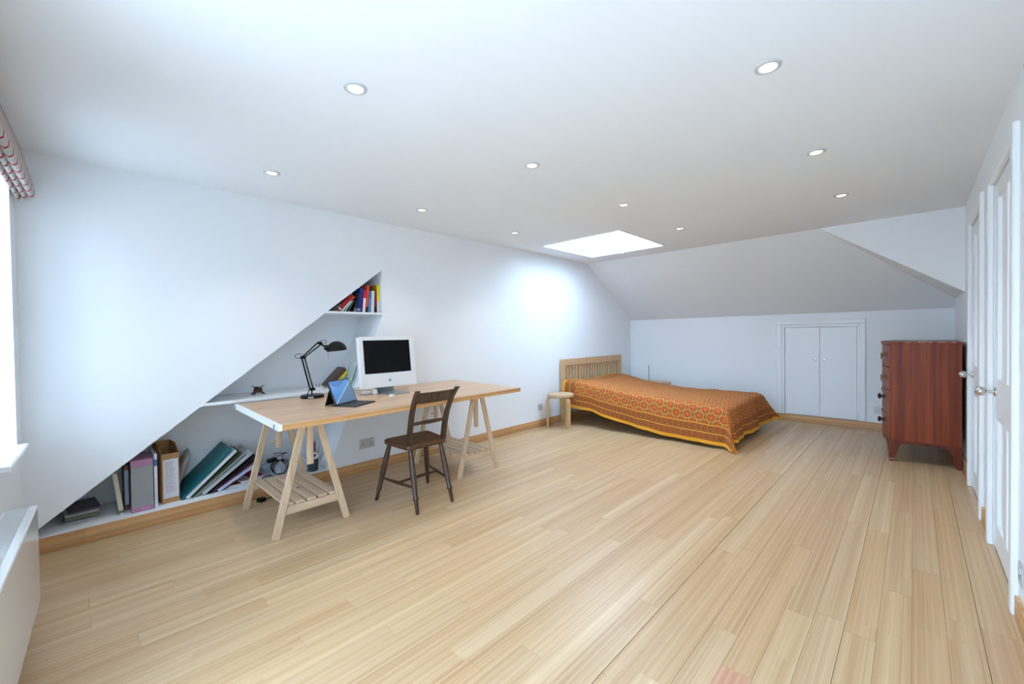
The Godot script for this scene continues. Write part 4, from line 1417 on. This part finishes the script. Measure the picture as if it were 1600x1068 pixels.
func magazine_file(at: Vector3):
	var o := thing("magazine_file", "open cardboard magazine file with a printed sheet on its front, on the ledge", "magazine file", at)
	var card := mat(Color(0.72, 0.55, 0.37), 0.8)
	var fr := Transform3D(Basis(Vector3.UP, 0.10), at)   # x out towards the room, z across
	var st := mb()
	var w := 0.048
	cbox(st, Vector3(0.004, 0.345, 2 * w), fr * Transform3D(Basis(), Vector3(0.12, 0.1725, 0)))
	var front := part(o, "front", st, card)
	for s in [-1, 1]:
		st = mb()
		prism(st, [Vector2(-0.12, 0), Vector2(0.118, 0), Vector2(0.118, 0.345), Vector2(0.03, 0.40), Vector2(-0.12, 0.40)], fr * Transform3D(Basis(), Vector3(0, 0, s * w - 0.0015)), 0.003)
		part(o, "side", st, card)
	st = mb()
	cbox(st, Vector3(0.003, 0.40, 2 * w), fr * Transform3D(Basis(), Vector3(-0.12, 0.20, 0)))
	part(o, "back", st, card)
	st = mb()
	cbox(st, Vector3(0.236, 0.003, 2 * w - 0.004), fr * Transform3D(Basis(), Vector3(0, 0.0016, 0)))
	part(o, "bottom", st, card)
	# printed sheet: rules of grey text and red headings
	var img := Image.create(64, 192, false, Image.FORMAT_RGB8)
	img.fill(Color(0.86, 0.87, 0.90))
	var r := RandomNumberGenerator.new()
	r.seed = 4
	for k in 26:
		var col := Color(0.62, 0.60, 0.66)
		if k in [1, 2, 20, 21, 22]:
			col = Color(0.72, 0.46, 0.50)
		img.fill_rect(Rect2i(7, 12 + k * 6, r.randi_range(30, 50), 2), col)
	var pm := mat(Color.WHITE, 0.7)
	pm.albedo_texture = ImageTexture.create_from_image(img)
	st = mb()
	var c := [Vector3(0.1225, 0.035, w * 0.86), Vector3(0.1225, 0.035, -w * 0.9), Vector3(0.1225, 0.305, -w * 0.9), Vector3(0.1225, 0.305, w * 0.86)]
	var uv := [Vector2(0, 1), Vector2(1, 1), Vector2(1, 0), Vector2(0, 0)]
	for i in [0, 2, 1, 0, 3, 2]:
		st.set_uv(uv[i])
		st.add_vertex(fr * c[i] - org)
	part(front, "printed_sheet", st, pm, "white printed sheet")


# ================================================================ bed
const BX0 := -3.56      # head end of the cover
const BX1 := -1.42      # where the foot drop begins
const BZ0 := -6.20      # far edge
const BZ1 := -4.715     # near edge

func table(x: float, t: Array) -> float:
	if x <= t[0][0]:
		return t[0][1]
	for i in t.size() - 1:
		if x <= t[i + 1][0]:
			var f: float = (x - t[i][0]) / (t[i + 1][0] - t[i][0])
			f = f * f * (3 - 2 * f) * 0.5 + f * 0.5
			return lerpf(t[i][1], t[i + 1][1], f)
	return t[-1][1]

func bed_top(x: float, z: float) -> float:
	var near := table(x, [[-3.56, 0.61], [-3.3, 0.605], [-3.06, 0.572], [-2.42, 0.497], [-1.95, 0.465], [-1.42, 0.437]])
	var far := table(x, [[-3.56, 0.60], [-3.35, 0.592], [-3.05, 0.508], [-2.64, 0.457], [-2.17, 0.442], [-1.42, 0.446]])
	var f := clampf((z - BZ0) / (BZ1 - BZ0), 0, 1)
	var mid := table(x, [[-3.56, 0.565], [-3.3, 0.56], [-3.0, 0.53], [-2.5, 0.472], [-1.9, 0.452], [-1.42, 0.44]])
	return lerpf(lerpf(far, mid, clampf(f * 2, 0, 1)), near, clampf(f * 2 - 1, 0, 1))

func bed_things():
	var st: SurfaceTool
	var b := thing("bed", "wooden bed with a slatted headboard against the left wall", "bed", Vector3(-2.5, 0, -5.5))
	for z in [-4.772, -6.345]:
		st = mb()
		bx(st, Vector3(-3.632, 0.0, z - 0.034), Vector3(-3.582, 0.885, z + 0.034), 0.003)
		part(b, "head_post", st, M.beech)
	st = mb()
	bx(st, Vector3(-3.626, 0.79, -6.311), Vector3(-3.588, 0.885, -4.806), 0.003)
	part(b, "top_rail", st, M.beech)
	st = mb()
	bx(st, Vector3(-3.626, 0.36, -6.311), Vector3(-3.588, 0.44, -4.806), 0.003)
	part(b, "lower_rail", st, M.beech)
	for i in 19:
		st = mb()
		var z := lerpf(-4.806, -6.311, (i + 1) / 20.0)
		bx(st, Vector3(-3.616, 0.44, z - 0.0175), Vector3(-3.598, 0.79, z + 0.0175), 0.002)
		part(b, "slat", st, M.beech)
	for z in [-4.80, -6.12]:
		st = mb()
		bx(st, Vector3(-3.582, 0.195, z - 0.012), Vector3(-1.47, 0.285, z + 0.012), 0.003)
		part(b, "side_rail", st, M.beech_light)
	st = mb()
	bx(st, Vector3(-1.494, 0.195, -6.108), Vector3(-1.47, 0.285, -4.812), 0.003)
	part(b, "end_rail", st, M.beech_light)
	for z in [-4.84, -6.08]:
		st = mb()
		bx(st, Vector3(-1.555, 0.0, z - 0.03), Vector3(-1.495, 0.195, z + 0.03), 0.003)
		part(b, "foot_leg", st, M.beech_light)
	st = mb()
	bx(st, Vector3(-3.55, 0.27, -6.13), Vector3(-1.46, 0.415, -4.785), 0.03)
	part(b, "mattress", st, mat(Color(0.93, 0.91, 0.86), 0.9))
	bedspread()
	# far stool, seen over the bed, and the thin rod standing on it
	var s2 := stool(Vector3(-3.0, 0, -6.57), "round stool seen over the far side of the bed", 0.4)
	var rod := thing("thin_rod", "thin dark upright rod standing against the wall behind the bed", "rod", Vector3(-3.26, 0, -6.72))
	st = mb()
	tube(st, [Vector3(-3.26, 0.0, -6.72), Vector3(-3.26, 0.70, -6.72)], 0.004, 6)
	part(rod, "shaft", st, M.dark)
	st = mb()
	lathe(st, [Vector2(0, 0), Vector2(0.04, 0), Vector2(0.04, 0.008), Vector2(0.008, 0.014), Vector2(0, 0.014)], 16, Transform3D(Basis(), Vector3(-3.26, 0, -6.72)))
	part(rod, "foot", st, M.dark)
	s2.set_meta("group", "round bentwood stools beside the bed")

const DROP := 0.40

func cover_point(s: float, t: float) -> Vector3:
	# s runs from the head (0) over the foot edge, t from the far hem over the top to the near hem
	var len_top := BX1 - BX0
	var wid_top := BZ1 - BZ0
	var a := maxf(0.0, s - len_top)
	var x := BX0 + minf(s, len_top)
	var nearb := maxf(0.0, t - DROP - wid_top)
	var farb := maxf(0.0, DROP - t)
	var z := BZ0 + clampf(t - DROP, 0.0, wid_top)
	var h := bed_top(x, z)
	# the edges of the mattress are round
	var e := minf(z - BZ0, BZ1 - z)
	h -= 0.03 * pow(1.0 - clampf(e / 0.10, 0, 1), 2.0)
	h -= 0.022 * pow(1.0 - clampf((BX1 - x) / 0.10, 0, 1), 2.0)
	h += 0.005 * sin(x * 9.0 + z * 4.0) * sin(z * 7.0 - x * 3.0) + 0.003 * sin(x * 23.0 - z * 13.0)
	var b := nearb if nearb > 0 else farb
	var dz := 1.0 if nearb > 0 else -1.0
	if a <= 0.0 and b <= 0.0:
		return Vector3(x, h, z)
	if a <= 0.0:
		var hem := table(x, [[-3.56, 0.255], [-3.15, 0.222], [-2.76, 0.146], [-2.41, 0.09], [-2.0, 0.046], [-1.66, 0.042], [-1.42, 0.03]])
		if dz < 0:
			hem = 0.12
		var f := b / DROP
		var wave := 0.012 * sin(x * 11.0 + 1.0) + 0.008 * sin(x * 23.0)
		return Vector3(x, lerpf(h, hem, f), z + dz * (0.028 * sqrt(f) + (0.012 + wave) * f))
	if b <= 0.0:
		var f := a / DROP
		var wave := 0.018 * sin(z * 9.0 + 0.6) + 0.010 * sin(z * 21.0)
		return Vector3(x + 0.03 * sqrt(f) + (0.045 + wave) * f, lerpf(h, 0.085, f), z)
	var r := sqrt(a * a + b * b)
	var ph := atan2(b, a)
	var f := r / DROP
	var bulge := pow(sin(2.0 * ph), 2.0)
	var hem0 := lerpf(0.085, 0.03 if dz > 0 else 0.12, ph / (PI / 2))
	var y := h - (h - hem0) * f * (1.0 if dz > 0 else lerpf(1.0, 0.8, bulge))
	var reach := 0.03 * sqrt(minf(f, 1.0)) + 0.03 * f + 0.055 * bulge * f * f
	if dz < 0:
		reach += 0.06 * bulge * f
	y = maxf(y, 0.008 + 0.004 * f)
	return Vector3(x + reach * cos(ph), y, z + dz * reach * sin(ph))

func bedspread():
	var o := thing("bedspread", "orange block-printed floral bedspread with a yellow hem draped over the bed", "bedspread", Vector3(-2.45, 0.45, -5.45))
	var st := mb()
	st.set_smooth_group(1)
	var len_all := BX1 - BX0 + DROP
	var wid_all := BZ1 - BZ0 + 2 * DROP
	var ns := 104
	var nt := 96
	var p := []
	for i in ns + 1:
		var row := []
		for k in nt + 1:
			row.append(cover_point(len_all * i / ns, wid_all * k / nt))
		p.append(row)
	for i in ns:
		for k in nt:
			for e in [[0, 0], [1, 1], [1, 0], [0, 0], [0, 1], [1, 1]]:
				var ii: int = i + e[0]
				var kk: int = k + e[1]
				st.set_uv(Vector2(float(ii) / ns, float(kk) / nt))
				st.add_vertex(p[ii][kk] - org)
	var m := mat(Color.WHITE, 0.85)
	m.albedo_texture = print_cloth(len_all, wid_all)
	part(o, "cloth", st, m)

func stamp(n: int, kind: String) -> Image:
	var img := Image.create(n, n, false, Image.FORMAT_RGBA8)
	var red := Color(0.66, 0.16, 0.07)
	var deep := Color(0.52, 0.16, 0.10)
	var gold := Color(0.84, 0.61, 0.27)
	for y in n:
		for x in n:
			var q := Vector2((x + 0.5) / n * 2 - 1, (y + 0.5) / n * 2 - 1)
			var r := q.length()
			var a := q.angle()
			var c := Color(0, 0, 0, 0)
			if kind == "medallion":
				if r < 0.98 and r > 0.84:
					c = gold
				if r < 0.80 + 0.06 * cos(10 * a):
					c = red
				if r < 0.58 and r > 0.48:
					c = gold
				if r < 0.40 + 0.08 * cos(6 * a):
					c = Color(0.82, 0.36, 0.14)
				if r < 0.16:
					c = gold
			elif kind == "flower":
				var pr := 0.62 + 0.28 * cos(5 * a)
				if r < pr:
					c = deep if r > pr - 0.22 else Color(0.74, 0.20, 0.14)
				if r < 0.2:
					c = gold
			elif kind == "leaf":
				if absf(q.y) < 0.42 * (1 - q.x * q.x) and absf(q.x) < 0.95:
					c = Color(0.44, 0.38, 0.14) if absf(q.y) > 0.08 else gold
			elif kind == "scroll":
				if absf(r - 0.6) < 0.10 and a > -2.4:
					c = gold
				if q.distance_to(Vector2(0.3, 0.1)) < 0.16:
					c = red
			img.set_pixel(x, y, c)
	return img

func print_cloth(lx: float, lz: float) -> ImageTexture:
	var k := 560.0
	var w := int(lx * k)
	var h := int(lz * k)
	var img := Image.create(w, h, false, Image.FORMAT_RGBA8)
	img.fill(Color(0.67, 0.47, 0.27))
	var r := RandomNumberGenerator.new()
	r.seed = 12
	var med := stamp(54, "medallion")
	var flo := stamp(30, "flower")
	var flo_s := stamp(20, "flower")
	var leaf := stamp(20, "leaf")
	var scroll := stamp(26, "scroll")
	var put := func(s: Image, x: float, y: float):
		img.blend_rect(s, Rect2i(0, 0, s.get_width(), s.get_height()), Vector2i(int(x) - s.get_width() / 2, int(y) - s.get_height() / 2))
	# ground scattered with small scrolls and leaves
	for i in 5200:
		put.call(scroll if i % 3 == 0 else leaf, r.randf() * w, r.randf() * h)
	# field of medallions in staggered rows
	var step := 0.128 * k
	var row := 0
	var y := 0.0
	while y < h:
		var x := step * 0.5 * (row % 2)
		while x < w:
			put.call(med, x, y)
			put.call(flo_s, x + step * 0.5, y)
			x += step
		y += step * 0.62
		row += 1
	# border bands along the long sides and the foot: gold lines, rows of dark red flowers
	var band := Color(0.62, 0.36, 0.15)
	var gold := Color(0.90, 0.66, 0.24)
	var line := Color(0.55, 0.20, 0.10)
	for sidev in 4:
		for q in [[0.0, 0.042, Color(0.90, 0.62, 0.14)], [0.042, 0.046, line], [0.046, 0.115, band], [0.115, 0.119, line], [0.119, 0.131, gold], [0.131, 0.135, line], [0.135, 0.205, band], [0.205, 0.209, line], [0.209, 0.222, gold], [0.222, 0.226, line]]:
			var a := int(q[0] * k)
			var t := maxi(2, int((q[1] - q[0]) * k))
			var rect := Rect2i(0, a, w, t) if sidev == 0 else Rect2i(0, h - a - t, w, t) if sidev == 1 else Rect2i(w - a - t, 0, t, h) if sidev == 2 else Rect2i(a, 0, t, h)
			if sidev < 2 or q[0] < 0.2:
				img.fill_rect(rect, q[2])
		for off in [0.081, 0.170]:
			var n := int((w if sidev < 2 else h) / (0.064 * k))
			for i in n:
				var d: float = (i + 0.5 + (0.5 if off > 0.1 else 0.0)) * 0.064 * k
				var e: float = off * k
				var c := Vector2(d, e) if sidev == 0 else Vector2(d, h - e) if sidev == 1 else Vector2(w - e, d) if sidev == 2 else Vector2(e, d)
				put.call(flo, c.x, c.y)
				var c2 := c + (Vector2(0.032 * k, 0) if sidev < 2 else Vector2(0, 0.032 * k))
				put.call(leaf, c2.x, c2.y - 8)
				put.call(leaf, c2.x, c2.y + 9)
	# the plain yellow hem lies over the crossing bands
	var yel := Color(0.91, 0.64, 0.15)
	var hm := int(0.042 * k)
	img.fill_rect(Rect2i(0, 0, w, hm), yel)
	img.fill_rect(Rect2i(0, h - hm, w, hm), yel)
	img.fill_rect(Rect2i(w - hm, 0, hm, h), yel)
	img.fill_rect(Rect2i(0, 0, hm, h), yel)
	img.convert(Image.FORMAT_RGB8)
	return ImageTexture.create_from_image(img)


# ================================================================ radiator, blind, sockets
func small_fittings():
	var fx := front_frame()
	var st: SurfaceTool
	# ---- radiator on brackets under the window sill
	var r := thing("radiator", "glossy white panel radiator with a slotted top under the window", "radiator", fx * Vector3(1.4, 0.09, 0.08))
	var enamel := mat(Color(0.93, 0.935, 0.94), 0.12)
	var fb := func(a: Vector3, b: Vector3, bev := 0.002) -> SurfaceTool:
		var s := mb()
		cbox(s, (b - a).abs(), fx * Transform3D(Basis(), (a + b) / 2), bev)
		return s
	var u0 := 0.86
	var u1 := 1.95
	part(r, "front_panel", fb.call(Vector3(u0, 0.092, 0.112), Vector3(u1, 0.508, 0.125), 0.004), enamel)
	part(r, "back_panel", fb.call(Vector3(u0 + 0.01, 0.10, 0.028), Vector3(u1 - 0.01, 0.50, 0.038), 0.003), enamel)
	for e in [u0, u1 - 0.004]:
		part(r, "end_panel", fb.call(Vector3(e, 0.10, 0.026), Vector3(e + 0.004, 0.51, 0.112), 0.001), enamel)
	part(r, "top_frame", fb.call(Vector3(u0, 0.505, 0.098), Vector3(u1, 0.512, 0.1245), 0.002), enamel)
	part(r, "top_frame", fb.call(Vector3(u0, 0.505, 0.024), Vector3(u1, 0.512, 0.034), 0.002), enamel)
	st = mb()
	var n := int((u1 - u0) / 0.011)
	for i in n:
		var u := u0 + 0.006 + 0.011 * i
		cbox(st, Vector3(0.0062, 0.004, 0.066), fx * Transform3D(Basis(), Vector3(u, 0.5085, 0.066)))
	var gr := part(r, "grille", st, enamel, "fine slots along the top")
	gr.set_meta("kind", "stuff")
	for u in [u0 + 0.25, u1 - 0.25]:
		part(r, "bracket", fb.call(Vector3(u, 0.12, 0.0), Vector3(u + 0.03, 0.46, 0.028), 0.001), M.plastic)
	# ---- roman blind gathered up above the window, striped cloth
	var bl := thing("roman_blind", "gathered roman blind with red and grey stripes above the window", "blind", fx * Vector3(0.57, 2.03, 0.04))
	var img := Image.create(256, 4, false, Image.FORMAT_RGB8)
	img.fill(Color(0.76, 0.765, 0.74))
	for q in [[10, 48, Color(0.70, 0.09, 0.19)], [70, 6, Color(0.60, 0.62, 0.66)], [88, 6, Color(0.66, 0.67, 0.70)], [120, 8, Color(0.72, 0.50, 0.53)], [150, 26, Color(0.74, 0.66, 0.64)], [200, 6, Color(0.60, 0.62, 0.66)], [222, 6, Color(0.62, 0.64, 0.68)]]:
		img.fill_rect(Rect2i(q[0], 0, q[1], 4), q[2])
	var cm := mat(Color.WHITE, 0.9)
	cm.albedo_texture = ImageTexture.create_from_image(img)
	var folds := [
		[Vector2(0.012, 2.322), Vector2(0.030, 2.322), Vector2(0.046, 2.26), Vector2(0.062, 2.19), Vector2(0.076, 2.12), Vector2(0.084, 2.07), Vector2(0.082, 2.045), Vector2(0.070, 2.034), Vector2(0.055, 2.045), Vector2(0.045, 2.08), Vector2(0.040, 2.13)],
		[Vector2(0.038, 2.20), Vector2(0.050, 2.12), Vector2(0.056, 2.06), Vector2(0.053, 2.03), Vector2(0.044, 2.022), Vector2(0.034, 2.035), Vector2(0.028, 2.08)],
		[Vector2(0.022, 2.20), Vector2(0.030, 2.10), Vector2(0.033, 2.045), Vector2(0.029, 2.018), Vector2(0.021, 2.012), Vector2(0.013, 2.03), Vector2(0.010, 2.08)]]
	for f in folds:
		st = mb()
		st.set_smooth_group(1)
		var steps := 30
		for i in f.size() - 1:
			for k in steps:
				var ua := lerpf(0.085, 1.70, float(k) / steps)
				var ub := lerpf(0.085, 1.70, float(k + 1) / steps)
				var v := [fx * Vector3(ua, f[i].y, f[i].x), fx * Vector3(ub, f[i].y, f[i].x), fx * Vector3(ub, f[i + 1].y, f[i + 1].x), fx * Vector3(ua, f[i + 1].y, f[i + 1].x)]
				var tx := [ua / 0.115, ub / 0.115, ub / 0.115, ua / 0.115]
				for e in [0, 1, 2, 0, 2, 3]:
					st.set_uv(Vector2(tx[e], 0.5))
					st.add_vertex(v[e] - org)
		part(bl, "fold", st, cm)
	st = mb()
	cbox(st, Vector3(1.60, 0.03, 0.014), fx * Transform3D(Basis(), Vector3(0.892, 2.307, 0.008)), 0.001)
	part(bl, "headrail", st, M.plastic)
	# ---- sockets
	socket("brushed metal double socket on the wall under the desk", Transform3D(Basis(Vector3(0, 0, -1), Vector3.UP, Vector3(1, 0, 0)), Vector3(XL, 0.255, -1.825)), true)
	socket("metal socket low on the wall left of the near stool", Transform3D(Basis(Vector3(0, 0, -1), Vector3.UP, Vector3(1, 0, 0)), Vector3(XL, 0.262, -4.31)), false)
	socket("pale socket on the knee wall beside the chest of drawers", Transform3D(Basis(), Vector3(-0.318, 0.243, ZB)), false)
	socket("socket low on the right wall at the edge of the picture", Transform3D(Basis(Vector3(0, 0, 1), Vector3.UP, Vector3(-1, 0, 0)), Vector3(XR, 0.205, -2.705)), false)

func socket(label: String, fr: Transform3D, double: bool):
	var w := 0.146 if double else 0.086
	var s := thing("wall_socket", label, "socket", fr.origin, "wall sockets")
	var st := mb()
	cbox(st, Vector3(w, 0.086, 0.007), fr * Transform3D(Basis(), Vector3(0, 0, 0.0035)), 0.002)
	part(s, "plate", st, mat(Color(0.76, 0.77, 0.78), 0.4, 0.2))
	for c in ([-0.036, 0.036] if double else [0.0]):
		for q in [[0.0, 0.012, 0.005, 0.011], [-0.011, -0.010, 0.008, 0.005], [0.011, -0.010, 0.008, 0.005]]:
			st = mb()
			cbox(st, Vector3(q[2], q[3], 0.001), fr * Transform3D(Basis(), Vector3(c + q[0], q[1], 0.0072)))
			part(s, "pin_hole", st, M.dark)
		st = mb()
		cbox(st, Vector3(0.012, 0.018, 0.004), fr * Transform3D(Basis(), Vector3(c + (0.024 if c >= 0 else -0.024), 0.022, 0.008)), 0.001)
		part(s, "switch", st, M.plastic)
